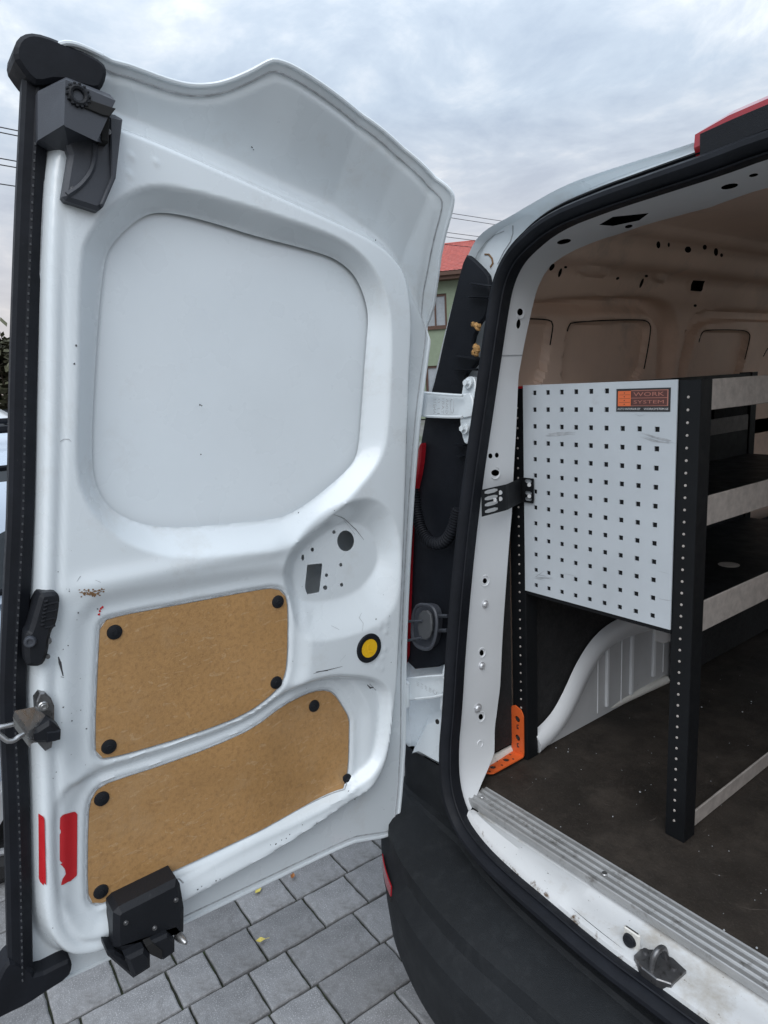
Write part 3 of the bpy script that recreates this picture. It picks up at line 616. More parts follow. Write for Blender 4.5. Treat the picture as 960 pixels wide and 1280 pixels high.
wsum = mth(t, 'ADD', mth(t, 'ADD', mth(t, 'MULTIPLY', an.outputs['Fac'], .19), nz.outputs['Fac']), mth(t, 'MULTIPLY', nz2.outputs['Fac'], .25))
mk = ramp(t, wsum, [(0.84, 0.0), (0.93, 1.0)])
mm = nd(t, 'ShaderNodeMix', data_type='RGBA'); t.links.new(mk, mm.inputs['Factor']); t.links.new(old, mm.inputs[6]); mm.inputs[7].default_value = (0.13, 0.09, 0.06, 1); t.links.new(mm.outputs[2], b.inputs['Base Color'])
tp = [(-.238, .611), (-.238, .619)]
for k in range(4):
    y0 = -.238 + k * .0165; tp += [(y0 + .0015, .6245), (y0 + .003, .6262), (y0 + .0062, .6262), (y0 + .0078, .6235), (y0 + .015, .6232)]
tp += [(-.170, .6245), (-.168, .611)]
TS = V(MB().loft([[(x, y, z) for y, z in tp] for x in (-.022, .3, .65, 1.0, 2 * XC + .022)], True, True, True), 'tread_strip', 'aluminium')
each('strip_screw', 'steel', TS, [MB().disc((x, -.206, .6245), (0, 0, 1), .0065, .005, .0022, 12) for x in (.0, .335, .72, 1.1)])
CF = V(MB().add([(-.10, -.225, .6185), (1.40, -.225, .6185), (1.40, 2.1, .6185), (-.10, 2.1, .6185)], [(0, 1, 2, 3)]), 'cargo_floor', 'floor_mat')
db = MB()
for c in ((766, 1021), (800, 990), (878, 1006), (877, 884), (939, 877), (905, 1163), (946, 1185), (710, 940), (695, 935), (928, 890)):
    q = at(*c, 2, .6205); db.disc(q, (0, 0, 1), .0032 * random.uniform(.4, .8), .001, .002, 5)
for k in range(130):
    x, y = random.uniform(-.02, 1.1), random.uniform(-.15, .9); db.disc((x, y, .6186), (0, 0, 1), random.uniform(.0005, .0014), .0004, .0009, 4)
fs_ = MB()
for k in range(34):
    x, y = random.uniform(-.02, .9), random.uniform(-.14, .8); a = random.gauss(.5, .6); L_ = random.uniform(.02, .09); P_ = [np.array([x + L_ * f * math.cos(a + .5 * f), y + L_ * f * math.sin(a + .5 * f), .6189]) for f in (0, .3, .65, 1)]; w_ = random.uniform(.0005, .0016); nn_ = np.array([-math.sin(a), math.cos(a), 0]) * w_
    fs_.add([p + nn_ * s_ for p, s_ in zip(P_, (.2, 1, .8, .1))] + [p - nn_ * s_ for p, s_ in zip(P_, (.2, 1, .8, .1))], [(i, i + 1, 5 + i, 4 + i) for i in range(3)])
V(fs_, 'floor_scuff', 'floor_scuff', kind='stuff', parent=CF)
V(db, 'grit', 'scuff_grey', kind='stuff', parent=CF)
lip = [at(*p, 2, .632) for p in [(577, 990), (582, 979), (593, 968), (618, 954), (642, 938), (668, 925), (700, 914), (760, 886), (838, 850)]]
V(MB().tube(chaikin(np.array(lip) - np.array([.014, 0, .003]), 2, False), .0135, 10), 'floor_edge_lip', 'dirty_white')
# ---- door catch on the sill
zc_ = .606
s48 = lambda l: [(760 + a / 4.8, 1120 + b / 4.8) for a, b in l]
hexp = np.array([at(*p, 2, zc_)[:2] for p in s48([(155, 365), (195, 325), (280, 330), (390, 380), (470, 455), (380, 540), (290, 510), (200, 440)])])
ct = MB(); prism(ct, hexp, zc_ - .02, zc_ + .004, .0015, lambda p, h: (p[0], p[1], h)); CT = V(ct, 'door_catch', 'dark_steel')
def zp(px, z): return at(*px, 2, z)
a0, a1, b1, b0 = zp(s48([(262, 445)])[0], zc_ + .002), zp(s48([(277, 345)])[0], zc_ + .032), zp(s48([(335, 300)])[0], zc_ + .034), zp(s48([(350, 375)])[0], zc_ + .002)
V(MB().tube(chaikin(np.array([a0, a1, b1, b0]), 2, False), .0055, 10), 'catch_loop', 'dark_steel', parent=CT)
each('catch_screw', 'dark_steel', CT, [MB().disc(zp(p, zc_ + .004), (0, 0, 1), .006, .0055, .003, 12) for p in s48([(225, 335), (395, 430)])])
q = zp(s48([(140, 290)])[0], .6); pl = MB(); pl.box((q[0] - .014, q[1] - .005, .585), (q[0] + .018, q[1] + .001, .632), .003); V(pl, 'contact_plate', 'dirty_white', parent=CT)
V(MB().disc((q[0], q[1] - .005, .612), (0, -1, .1), .0125, .0105, .006, 18).ring((q[0], q[1] - .0105, .6125), (0, -1, .1), .006, .0015, 14, 6), 'contact_socket', 'black_plastic', parent=CT)

# ================================================================== LOAD SPACE
WX = -.10
PR = np.array([(WX, .60), (WX, 1.735), (WX + .006, 1.765), (WX + .03, 1.80), (WX + .045, 1.848), (WX + .10, 1.854), (WX + .115, 1.866), (WX + .132, 1.908), (WX + .19, 1.912), (WX + .205, 1.931), (WX + .30, 1.938), (XC, 1.95)])
PR = np.vstack([PR[:1], chaikin(PR[1:], 1, False)])
sl = np.r_[0, np.cumsum(np.hypot(*np.diff(PR, axis=0).T))]; SL = sl[-1]
tn_ = np.gradient(PR, axis=0); tn_ /= np.linalg.norm(tn_, axis=1)[:, None]
def wall3(Yv, sv): return np.stack([np.interp(sv, sl, PR[:, 0]), Yv, np.interp(sv, sl, PR[:, 1])], -1)
WY, WS = np.meshgrid(np.linspace(-.1, 2.0, 600), np.linspace(.8, SL - .2, 400)); WPX = pixof(wall3(WY, WS))
def wall_ys(px, x=0):
    k = np.unravel_index(np.argmin(((WPX - np.array(px)) ** 2).sum(-1)), WY.shape); c = np.array([WY[k], WS[k]])
    uu_, vv_ = np.meshgrid(c[0] + np.linspace(-.005, .005, 21), c[1] + np.linspace(-.004, .004, 21)); q = pixof(wall3(uu_, vv_)); k = np.unravel_index(np.argmin(((q - np.array(px)) ** 2).sum(-1)), uu_.shape)
    return np.array([uu_[k], vv_[k]])
def wpoly(l, it=2): return chaikin(np.array([wall_ys(p) for p in l]), it)
PA = wpoly([(640, 398), (686, 399), (692, 403), (691, 415), (678, 490), (630, 490)], 2)
PB = wpoly([(716, 402), (800, 399), (812, 402), (815, 412), (800, 490), (700, 490), (706, 440), (710, 408)], 2)
PC = wpoly([(882, 412), (928, 412), (938, 416), (938, 424), (921, 490), (864, 490), (870, 450), (876, 418)], 2)
PD = wpoly([(958, 425), (1010, 425), (990, 490), (944, 490)], 2)
GV = wpoly([(655, 374), (800, 369), (832, 376), (846, 392), (849, 420), (838, 490), (818, 490), (824, 420), (818, 398), (800, 391), (660, 396)], 2)
ARC = wpoly([(862, 400), (880, 386), (960, 389), (1010, 392), (1010, 405), (940, 402), (882, 402), (868, 420), (852, 490), (844, 490), (852, 440)], 2)
EMB1 = wpoly([(724, 331), (760, 334), (762, 346), (722, 343)], 1); EMB2 = wpoly([(818, 341), (833, 343), (832, 353), (817, 351)], 1)
FRM = wpoly([(866, 345), (886, 346), (880, 367), (858, 364)], 1)
hs = []
for c, rx, ry, ro in [((690, 334), 5, 2.6, -1.0), ((700, 341), 6, 1.8, -1.25), ((707, 334), 2, 1.6, 0), ((802, 354), 6.5, 1.7, -1.2), ((808, 345), 2.2, 1.7, 0), ((772, 348), 2.4, 1.6, -.6), ((857, 416), 4, 1.6, -1.35), ((855, 429), 5, 1.6, -1.35), ((869, 382), 2, 1.8, 0)]:
    h = np.array([wall_ys((c[0] + rx * math.cos(a) * math.cos(ro) - ry * math.sin(a) * math.sin(ro), c[1] + rx * math.cos(a) * math.sin(ro) + ry * math.sin(a) * math.cos(ro))) for a in [2 * math.pi * i / 12 for i in range(12)]]); hs.append(h)
hs.append(resample(np.array([wall_ys(p) for p in [(866, 349), (882, 350), (877, 364), (862, 363)]]), .01))
for c, rx, ry in [((823, 306), 2.4, 4.5), ((836, 306), 1.4, 3), ((860, 312), 4, 4), ((867, 308), 3, 3.4), ((881, 309), 2.6, 3.2), ((888, 310), 1.8, 2.2), ((895, 315), 2.6, 5), ((886, 319), 1.6, 2.4), ((902, 319), 1.8, 2.4), ((907, 317), 3, 2.6)]:
    hs.append(np.array([wall_ys((c[0] + rx * math.cos(a), c[1] + ry * math.sin(a))) for a in [2 * math.pi * i / 12 for i in range(12)]]))
ok = []
for h in hs:
    c_ = h.mean(0); h = h[np.argsort(np.arctan2(h[:, 1] - c_[1], h[:, 0] - c_[0]))] if len(h) < 14 else h
    if np.ptp(h, axis=0).min() > .002 and all(np.hypot(*(h.mean(0) - g.mean(0))) > .5 * (np.ptp(h, axis=0).max() + np.ptp(g, axis=0).max()) * .9 for g in ok): ok.append(h)
def wall_d(P):
    d = np.zeros(len(P))
    for q, dep, w in ((PA, .02, .007), (PB, .02, .007), (PC, .02, .007), (PD, .02, .007), (GV, .034, .022), (ARC, .022, .010)): d -= dep * sst(sdf(P, q), -w * .2, w)
    for q, dep, w in ((EMB1, .012, .008), (EMB2, .012, .008), (FRM, .004, .006)): d += dep * sst(sdf(P, q), -.004, w)
    for y in (.62, 1.55): d += .0 * P[:, 0]
    return d
s_lo = np.interp(1.35, PR[:12, 1], sl[:12]); Y0_, Y1_ = -.04, 2.1
Vw, Fw = sheet(resample(np.array([(Y0_, s_lo), (Y1_, s_lo), (Y1_, SL), (Y0_, SL)]), .02), ok, .0085)
px_, pz_ = np.interp(Vw[:, 1], sl, PR[:, 0]), np.interp(Vw[:, 1], sl, PR[:, 1]); tx, tz = np.interp(Vw[:, 1], sl, tn_[:, 0]), np.interp(Vw[:, 1], sl, tn_[:, 1])
dd_ = wall_d(Vw)
W3 = np.stack([px_ + tz * dd_, Vw[:, 0], pz_ - tx * dd_], 1)
mesh_from('inner_wall', W3, Fw[:, ::-1], 'warm_light_paint', VAN)
def wall_line(mb, P, r, dz=.0):
    P = np.asarray(P); d = wall_d(P); q = wall3(P[:, 0], P[:, 1]); n = np.stack([np.interp(P[:, 1], sl, tn_[:, 1]), 0 * d, -np.interp(P[:, 1], sl, tn_[:, 0])], 1); mb.tube(q + n * (d + dz)[:, None], r, 5)
for q in (PA, PB, PC, PD):
    cq = q.mean(0); e_ = [p for p in resample(q, .012)]; e_ = [p for p in e_ if p[1] > cq[1] + .35 * (q[:, 1].max() - cq[1]) or p[0] > cq[0] + .82 * (q[:, 0].max() - cq[0])]
    k_ = max(range(len(e_)), key=lambda i: np.hypot(*(e_[i] - e_[i - 1]))); e_ = e_[k_:] + e_[:k_]
    g_ = MB(); wall_line(g_, e_, .0017); V(g_, 'gap_shade_line', 'shadow_hole')  # dark tubes draw in the shadow line along each panel edge
PRm = PR.copy(); ol = MB()
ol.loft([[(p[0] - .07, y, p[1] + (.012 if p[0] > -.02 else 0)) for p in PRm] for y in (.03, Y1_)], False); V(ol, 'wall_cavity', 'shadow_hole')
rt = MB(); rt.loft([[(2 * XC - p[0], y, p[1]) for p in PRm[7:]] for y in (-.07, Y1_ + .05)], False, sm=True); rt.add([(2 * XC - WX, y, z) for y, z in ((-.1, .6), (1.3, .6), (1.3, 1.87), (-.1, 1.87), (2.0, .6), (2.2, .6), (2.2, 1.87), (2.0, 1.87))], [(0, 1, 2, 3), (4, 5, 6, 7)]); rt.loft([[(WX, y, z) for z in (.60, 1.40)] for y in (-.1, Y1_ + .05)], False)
rt.add([(WX, Y1_, .6), (2 * XC - WX, Y1_, .6), (2 * XC - WX, Y1_, .8), (WX, Y1_, .8)], [(0, 1, 2, 3)]); V(rt, 'cargo_wall', 'warm_light_paint')
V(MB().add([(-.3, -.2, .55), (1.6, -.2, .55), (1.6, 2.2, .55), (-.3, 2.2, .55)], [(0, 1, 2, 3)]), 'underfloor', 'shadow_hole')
# roof bows
for y in (.98, 1.6):
    bw = MB(); prb = [(-.03, 0), (-.024, -.018), (-.008, -.022), (.008, -.022), (.024, -.018), (.03, 0)]
    bw.loft([[(x, y + a, 1.945 + b + .0) for a, b in prb] for x in np.linspace(.06, 1.24, 6)], True, True, True); V(bw, 'roof_bow', 'header_paint')
# black lining on the lower wall
AX = -.05
ln = MB()
for y0, y1 in ((-.135, .0), (.0, .78)):
    ln.box((WX - .0, (y0 if y0 < 0 else .046) + .001, .645), (WX + .018 if y0 < 0 else AX - .008, y1 - .001, 1.42), .01)
ln.box((-.03, .66, .625), (-.024, 1.7, 1.06), .002)  # black panel added to darken the space behind the rack
V(ln, 'wall_lining', 'lining')
# wheel arch
arc = np.array([at(*p, 0, AX)[1:] for p in [(668, 922), (684, 908), (699, 889), (713, 862), (727, 830), (744, 803), (763, 786), (786, 776), (812, 769), (845, 763)]])
pk = arc[-1]; arc = np.vstack([arc, [(2 * pk[0] - y + .05, z) for y, z in arc[::-1]]]); arc = chaikin(arc, 2, False)
wa = MB(); nA = len(arc)
wa.loft([[(AX, y, z) for y, z in arc], [(WX - .02, y, z + .004) for y, z in arc]], False, sm=True)
fc = np.vstack([arc - np.array([0, .006]), [(arc[-1, 0], .62), (arc[0, 0], .62)]]); Va, Fa = sheet(resample(fc, .03), (), .03)
wa.add([(AX + .002, y, z) for y, z in Va], Fa); WA = V(wa, 'wheel_arch', 'arch_paint', sharp=50)
fl = MB(); up_ = [Vector((1, 0, 0))] * nA
fl.sweep([(AX + .006, y, z - .014) for y, z in arc], [(-.034, -.006), (.030, -.006), (.030, .004), (.018, .013), (-.004, .016), (-.026, .007)], up_); V(fl, 'arch_flange', 'pillar_paint', parent=WA)
rbm = MB()
for (xa, ya, xb, yb, w) in [(759, 803, 758, 883, .006), (790, 780, 788, 868, .007), (817.5, 790, 817, 845, .007), (748, 815, 747, 892, .002), (778, 790, 777, 878, .002), (830, 800, 833, 838, .002)]:
    p, q = at(xa, ya, 0, AX + .004), at(xb, yb, 0, AX + .004); rbm.box((AX + .001, p[1] - w, q[2]), (AX + (.010 if w > .004 else .005), p[1] + w, p[2]), .002)
V(rbm, 'arch_rib', 'pillar_paint', parent=WA)
tape = [at(*p, 0, AX + .006)[1:] for p in [(816, 786), (839, 785), (839, 801), (828, 804), (818, 802)]]
V(prism(MB(), np.array(tape), AX + .003, AX + .012, .003, lambda p, h: (h, p[0], p[1])), 'tape_patch', 'label_white', parent=WA)

# ---- cab, wheels and skirts of the van
Gx = float(G3f[:, 0].min()) * 1.03 - .02; Gr = 2 * XC - Gx
cb = MB()
for x, sx in ((Gx, 1), (Gr, -1)):
    cb.loft([[(x, y, .36), (x - sx * .03, y, .8), (x, y, 1.12)] for y in (2.19, 2.9, 3.5)], False); cb.loft([[(x, 3.5, .36), (x - sx * .03, 3.5, .8), (x, 3.5, 1.12)], [(x + sx * .12, 3.82, .36), (x + sx * .1, 3.85, .75), (x + sx * .14, 3.75, .98)]], False)
    cb.tube([(x + sx * .02, 3.25, 1.1), (x + sx * .10, 2.75, 1.75), (x + sx * .16, 2.5, 1.95)], .035, 8); cb.tube([(x + sx * .01, 2.22, 1.1), (x + sx * .12, 2.22, 1.95)], .05, 8)
cb.loft([[(x, 2.18, 2.03), (x, 2.55, 1.985)] for x in np.linspace(Gx + .15, Gr - .15, 5)], False)
cb.loft([[(Gx, 3.25, 1.12), (XC, 3.22, 1.17), (Gr, 3.25, 1.12)], [(Gx + .06, 3.6, 1.05), (XC, 3.62, 1.1), (Gr - .06, 3.6, 1.05)], [(Gx + .14, 3.75, .98), (XC, 3.85, 1.0), (Gr - .14, 3.75, .98)], [(Gx + .12, 3.82, .36), (XC, 3.95, .36), (Gr - .12, 3.82, .36)]], False, sm=True)
V(cb, 'cab', 'white_paint')
V(MB().loft([[(Gx + .04, 3.22, 1.13), (XC, 3.24, 1.16), (Gr - .04, 3.22, 1.13)], [(Gx + .18, 2.55, 1.96), (XC, 2.57, 1.985), (Gr - .18, 2.55, 1.96)]], False), 'windscreen', 'clear_glass')
for x, sx in ((Gx, 1), (Gr, -1)):
    V(MB().add([(x + sx * .01, 2.27, 1.13), (x + sx * .01, 3.15, 1.13), (x + sx * .12, 2.7, 1.75), (x + sx * .12, 2.28, 1.85)], [(0, 1, 2, 3)]), 'side_window', 'clear_glass')
    V(MB().box((x + .004 * sx, .93, .27), (x + .06 * sx, 2.78, .60), .01), 'side_skirt', 'bumper_plastic')
    for y in (.52, 3.25):
        wc = (x + sx * .13, y, .315); w_ = MB().ring(wc, (1, 0, 0), .235, .085, 32, 10, 1.15); wo = V(w_, 'wheel', 'tyre'); V(MB().disc((x + sx * .05, y, .315), (-sx, 0, 0), .19, .15, .025, 28), 'hub_cap', 'alloy', parent=wo)
ds_ = MB().box((Gx + .1, 2.95, .62), (Gr - .1, 3.2, 1.1), .03); V(ds_, 'dashboard', 'black_plastic')
for x in (.25, 1.05):
    sb_ = MB().box((x - .24, 2.25, .62), (x + .24, 2.75, .85), .05).box((x - .22, 2.2, .86), (x + .22, 2.33, 1.42), .05).box((x - .12, 2.2, 1.44), (x + .12, 2.3, 1.64), .04); V(sb_, 'seat', 'lining')

# ================================================================== THE OPEN REAR DOOR
BODY = chaikin(dpl([(62, 300), (60, 500), (56, 700), (50, 880), (52, 936), (54, 1010), (56, 1100), (60, 1160), (77, 1187), (97, 1197), (140, 1188), (230, 1128), (320, 1080), (387, 1040), (433, 1010), (463, 990), (477, 970), (487, 943), (493, 893), (497, 860), (503, 750), (507, 650), (512, 480), (517, 400), (510, 345), (490, 318), (467, 300), (422, 278), (355, 248), (280, 214), (160, 162), (110, 150), (72, 165)]), 2)
VAL = dpl([(40, 128), (140, 128), (160, 140), (267, 178), (355, 220), (422, 250), (470, 290), (505, 330), (530, 380), (550, 440)], -.045)
HOLE = chaikin(dpl([(131, 320), (124, 373), (117, 480), (114, 560), (116, 595), (125, 620), (142, 640), (175, 655), (210, 660), (260, 657), (320, 651), (352, 647), (378, 633), (402, 615), (431, 590), (444, 573), (448, 555), (452, 500), (457, 430), (460, 398), (456, 374), (444, 345), (422, 325), (392, 314), (317, 295), (280, 283), (233, 270), (200, 265), (178, 270), (157, 286), (140, 305)], -.04), 2)
RIM = chaikin(dpl([(98, 320), (97, 480), (94, 570), (99, 615), (122, 655), (160, 684), (215, 700), (300, 694), (352, 690), (390, 672), (425, 640), (455, 605), (478, 575), (487, 540), (491, 430), (488, 388), (478, 350), (455, 318), (420, 293), (330, 262), (280, 247), (230, 234), (192, 229), (160, 238), (125, 268), (106, 295)]), 2)
PLY1 = chaikin(dpl([(123, 790), (126, 778), (138, 771), (230, 754), (320, 737), (345, 734), (356, 741), (360, 756), (359, 830), (354, 851), (341, 868), (307, 894), (240, 919), (133, 950), (122, 946), (117, 935)], -.014), 1)
PLY2 = chaikin(dpl([(109, 1020), (113, 996), (124, 982), (143, 975), (200, 957), (267, 933), (320, 909), (353, 885), (387, 870), (408, 865), (422, 868), (433, 885), (442, 900), (442, 915), (441, 960), (438, 980), (430, 989), (280, 1059), (125, 1131), (114, 1130), (108, 1118)], -.022), 1)
LP = chaikin(dpl([(66, 988), (125, 967), (260, 922), (318, 898), (352, 874), (378, 857), (414, 846), (450, 845), (478, 852), (490, 872), (484, 935), (470, 968), (430, 1003), (250, 1092), (150, 1160), (80, 1150), (66, 1100)]), 2)
KIN = chaikin(dpl([(364, 702), (395, 673), (432, 652), (462, 660), (474, 690), (468, 715), (438, 745), (383, 752), (371, 745)], -.036), 2)
KOUT = chaikin(dpl([(350, 702), (390, 655), (430, 625), (472, 618), (500, 655), (502, 742), (489, 772), (458, 793), (392, 807), (374, 797), (362, 745)]), 2)
DIM = dpl([(190, 162), (195, 203), (164, 195), (162, 218), (475, 784), (484, 778), (482, 790), (481, 811), (478, 822), (472, 833), (477, 836)])
def lift(P):
    d = P[:, 1] - np.interp(P[:, 0], VAL[:, 0], VAL[:, 1]); d = np.log1p(np.exp(np.clip(d / .012, -30, 30))) * .012
    return .9 * d
OUTPX = [(103, 57), (170, 85), (215, 102), (246, 108), (280, 104), (315, 89), (337, 76), (346, 75), (368, 83), (420, 117), (470, 154), (520, 197), (550, 226), (565, 240), (567, 250), (563, 268), (555, 295), (547, 345), (539, 405), (530, 475), (522, 540), (514, 650), (509, 750), (506, 830), (506, 900), (505, 943), (499, 1020), (493, 1040), (480, 1046), (453, 1050), (437, 1053), (338, 1101), (232, 1152), (150, 1191), (90, 1219), (40, 1238), (26, 1236), (24, 1215), (20, 1010), (17, 936), (15, 880), (22, 700), (26, 620), (30, 460), (38, 260), (43, 160), (48, 105), (62, 66), (78, 52)]
def first_fit(px):
    n = -.05
    for _ in range(12): q = np.array([dp(px[0], px[1], n)]); tp = float(sst(q[0][1] - np.interp(q[0][0], VAL[:, 0], VAL[:, 1]), -.05, .0)); n = .5 * n + .5 * (-.05 - .02 * tp + lift(q)[0])
    return dp(px[0], px[1], n)
OUT = resample(chaikin(np.array([first_fit(p) for p in OUTPX]), 2), .008); OUT0 = OUT[::4]
def door_h(P):
    P = np.atleast_2d(np.asarray(P, float)); sb = sdf(P, BODY)
    d_ = P[:, 1] - np.interp(P[:, 0], VAL[:, 0], VAL[:, 1]); tp = sst(d_, -.05, .0)
    h = -.05 - .014 * tp + lift(P) + (.05 + .014 * tp) * ((1 - tp) * sst(sb, -.024, .005) + tp * sst(sb, -.048, .008)) - .006 * tp * (1 - sst(sdf(P, OUT0), .016, .026))
    dr, dh = sdf(P, RIM), sdf(P, HOLE); t = np.clip(dr, 0, 1) / (np.clip(dr, 0, 1) + np.clip(-dh, 0, 1) + 1e-6); t = np.where(dh > 0, 1, t); h -= .038 * (.2 * sst(t, 0, 1) + .8 * np.clip((t - .05) / .9, 0, 1))
    for q in (PLY1, PLY2):
        s = sdf(P, q); h -= .009 * sst(s, -.055, -.018) + .006 * sst(s, -.008, -.001)
    P0 = P[:, 0]; fl_ = sst(P0, -.72, -.5)
    h -= (.007 + .020 * fl_) * sst(sdf(P, LP), -.004, .014 + .0 * fl_)
    do, di = np.clip(sdf(P, KOUT), 0, 1), np.clip(-sdf(P, KIN), 0, 1); t = do / (do + di + 1e-6); h -= .038 * (.2 * sst(t, 0, 1) + .8 * np.clip((t - .05) / .9, 0, 1))
    for c in DIM: h += .0022 * np.exp(-((P - c) ** 2).sum(1) / .0045 ** 2)
    ld = dp(200, 735)[1]; h += .006 * np.exp(-((P[:, 1] - ld - .03) / .02) ** 2) * sst(sb, .0, .05) * sst(P[:, 0], -1.03, -.95) * (1 - sst(P[:, 0], -.62, -.56))
    # stepped channel down the free edge
    eg = sb; left = sst(-P[:, 0] + .14 * (0.9 - P[:, 1]) * 0, .9, .97)
    h -= .004 * np.exp(-((eg - .022) / .006) ** 2) * left
    return h
GY, GZ, GS = -1.22, .40, .005
gy_, gz_ = np.meshgrid(GY + GS * np.arange(232), GZ + GS * np.arange(372))
HGRID = door_h(np.stack([gy_.ravel(), gz_.ravel()], 1)).reshape(gy_.shape)
def hq(P):
    P = np.atleast_2d(P); a = np.clip((P[:, 0] - GY) / GS, 0, 230.99); b_ = np.clip((P[:, 1] - GZ) / GS, 0, 370.99); i, j = a.astype(int), b_.astype(int); a -= i; b_ -= j
    return (HGRID[j, i] * (1 - a) + HGRID[j, i + 1] * a) * (1 - b_) + (HGRID[j + 1, i] * (1 - a) + HGRID[j + 1, i + 1] * a) * b_
def on_door(px, extra=0.0):
    q = np.array([dp(px[0], px[1], 0)]); n = hq(q)[0]
    for _ in range(6): q = np.array([dp(px[0], px[1], n + extra)]); n = .5 * n + .5 * hq(q)[0]
    return np.array([XD + n + extra, q[0][0], q[0][1]])
DOOR_O = VAN
ell = lambda px, rx, ry, n=20: np.array([on_door((px[0] + rx * math.cos(a), px[1] + ry * math.sin(a)))[1:] for a in [2 * math.pi * i / n for i in range(n)]])
dh_ = [ell((432, 676), 10.5, 13), ell((417.5, 665), 2, 2.4, 10), ell((390.5, 687), 2, 2.6, 10), ell((378.5, 697), 1.8, 4, 10), ell((426, 706), 2, 2.4, 10), ell((408, 719), 2, 2.4, 10), ell((406.5, 734.5), 2.7, 2.9, 10), ell((427, 731), 2, 2.4, 10), resample(np.array([on_door(p)[1:] for p in [(384, 706), (403, 704), (399, 740), (384, 743), (381, 735)]]), .006)]
HOLEr = resample(HOLE, .006)
Vd, Fd = sheet(OUT, [HOLEr] + dh_, .0048)
hd = door_h(Vd)
DOOR = mesh_from('rear_door', np.stack([XD + hd, Vd[:, 0], Vd[:, 1]], 1), Fd, 'white_paint', VAN)
def D(mb, name, mt, label=None, kind=None, sharp=None): return mb.build(name, mt, DOOR, label, kind, sharp)
ho = door_h(OUT); base = -.05 + lift(OUT)
# outer skin and hem
Vs, Fs = sheet(OUT, (), .03); bs_ = -.05 + lift(Vs) - .03 - .035 * sst(sdf(Vs, OUT), 0, .10)
sk = MB(); sk.add([(XD + n, y, z) for n, (y, z) in zip(bs_, Vs)], [f[::-1] for f in Fs], True)
sk.loft([[(XD + n, y, z) for n, (y, z) in zip(ho, OUT)], [(XD + n - .03, y, z) for n, (y, z) in zip(base, OUT)]], True); D(sk, 'outer_skin', 'white_paint', sharp=50)
hm = [(XD + n, y, z) for n, (y, z) in zip(ho, OUT)]; D(MB().tube(hm + hm[:1], .0042, 8, False), 'folded_hem', 'white_paint')
seam = [q for q in resample(inset(OUT, .013), .01)]; seam = [q for q in seam if q[0] > -1.0]
k0 = max(range(len(seam)), key=lambda i: np.hypot(*(seam[i] - seam[i - 1]))); seam = seam[k0:] + seam[:k0]; sh = door_h(np.array(seam))
D(MB().tube([(XD + n + .0004, y, z) for n, (y, z) in zip(sh, seam)], .0017, 5), 'seam_sealer', 'scuff_grey')
# blanking panel filling the window opening
bpan = inset(HOLE, -.022); Vb, Fb = sheet(resample(bpan, .012), (), .02)
c_ = bpan.mean(0); nb2 = -.046 - .004 * (1 - np.clip(((Vb - c_) ** 2).sum(1) / .1, 0, 1)) + .0010 * np.exp(-((Vb - np.array(dp(322, 455, -.045))) ** 2).sum(1) / .012 ** 2)
mesh_from('window_blank', np.stack([XD + nb2, Vb[:, 0], Vb[:, 1]], 1), Fb, 'panel_paint', DOOR)
# hardboard panels and their clips
for q, nm in ((PLY1, 'upper'), (PLY2, 'lower')):
    qi = inset(q, .0016); cen = float(np.median(door_h(resample(q, .02)))); Vp, Fp = sheet(resample(qi, .02), (), .03)
    hp = door_h(Vp) + .0028; ed = resample(qi, .02); he = door_h(ed)
    mbp = MB().add([(XD + n, y, z) for n, (y, z) in zip(hp, Vp)], Fp, True); mbp.loft([[(XD + n - .004, y, z) for n, (y, z) in zip(he, ed)], [(XD + n + .0028, y, z) for n, (y, z) in zip(he, ed)]], True)
    D(mbp, 'hardboard_panel', 'hardboard')
    gs = resample(inset(q, -.0005), .012); gh = door_h(gs); D(MB().tube([(XD + n + .0012, y, z) for n, (y, z) in zip(np.r_[gh, gh[:1]], np.vstack([gs, gs[:1]]))], .0013, 5, False), 'panel_edge', 'scuff_grey')
for px in [(143, 790), (347, 752), (345, 853), (136, 933), (127, 998), (392, 882), (433, 974), (126, 1114)]:
    cx_, cy_ = (PLY1 if px[1] < 870 or px == (136, 933) else PLY2).mean(0); q = on_door(px, .002); hi_ = max(hq(np.array([[q[1] + (cx_ - q[1]) * f, q[2] + (cy_ - q[2]) * f]]))[0] for f in (0, .04, .08)); q[0] = XD + hi_ + .002; D(MB().disc(q, (1, 0, 0), .0138, .0128, .0035, 22, .0022).disc(q + np.array([.0052, 0, 0]), (1, 0, 0), .005, .0045, .0012, 12), 'trim_clip', 'black_plastic')
# yellow plug
q = on_door((461, 810)); PG = D(MB().ring(q + np.array([.001, 0, 0]), (1, 0, 0), .0275, .0068, 36, 8, .6), 'plug_rim', 'black_rubber')
yp = MB().disc(q, (1, 0, 0), .0225, .0215, .003, 32)
for a, b in (((-.004, .009), (-.004, -.008)), ((-.004, -.008), (.008, -.011)), ((-.004, .0), (.005, -.003)), ((-.004, .009), (.001, .0085)), ((-.012, .002), (-.009, -.012))):
    yp.tube([q + np.array([.003, a[0], a[1]]), q + np.array([.003, b[0], b[1]])], .0009, 5)
D(yp, 'plug_disc', 'yellow_plastic')
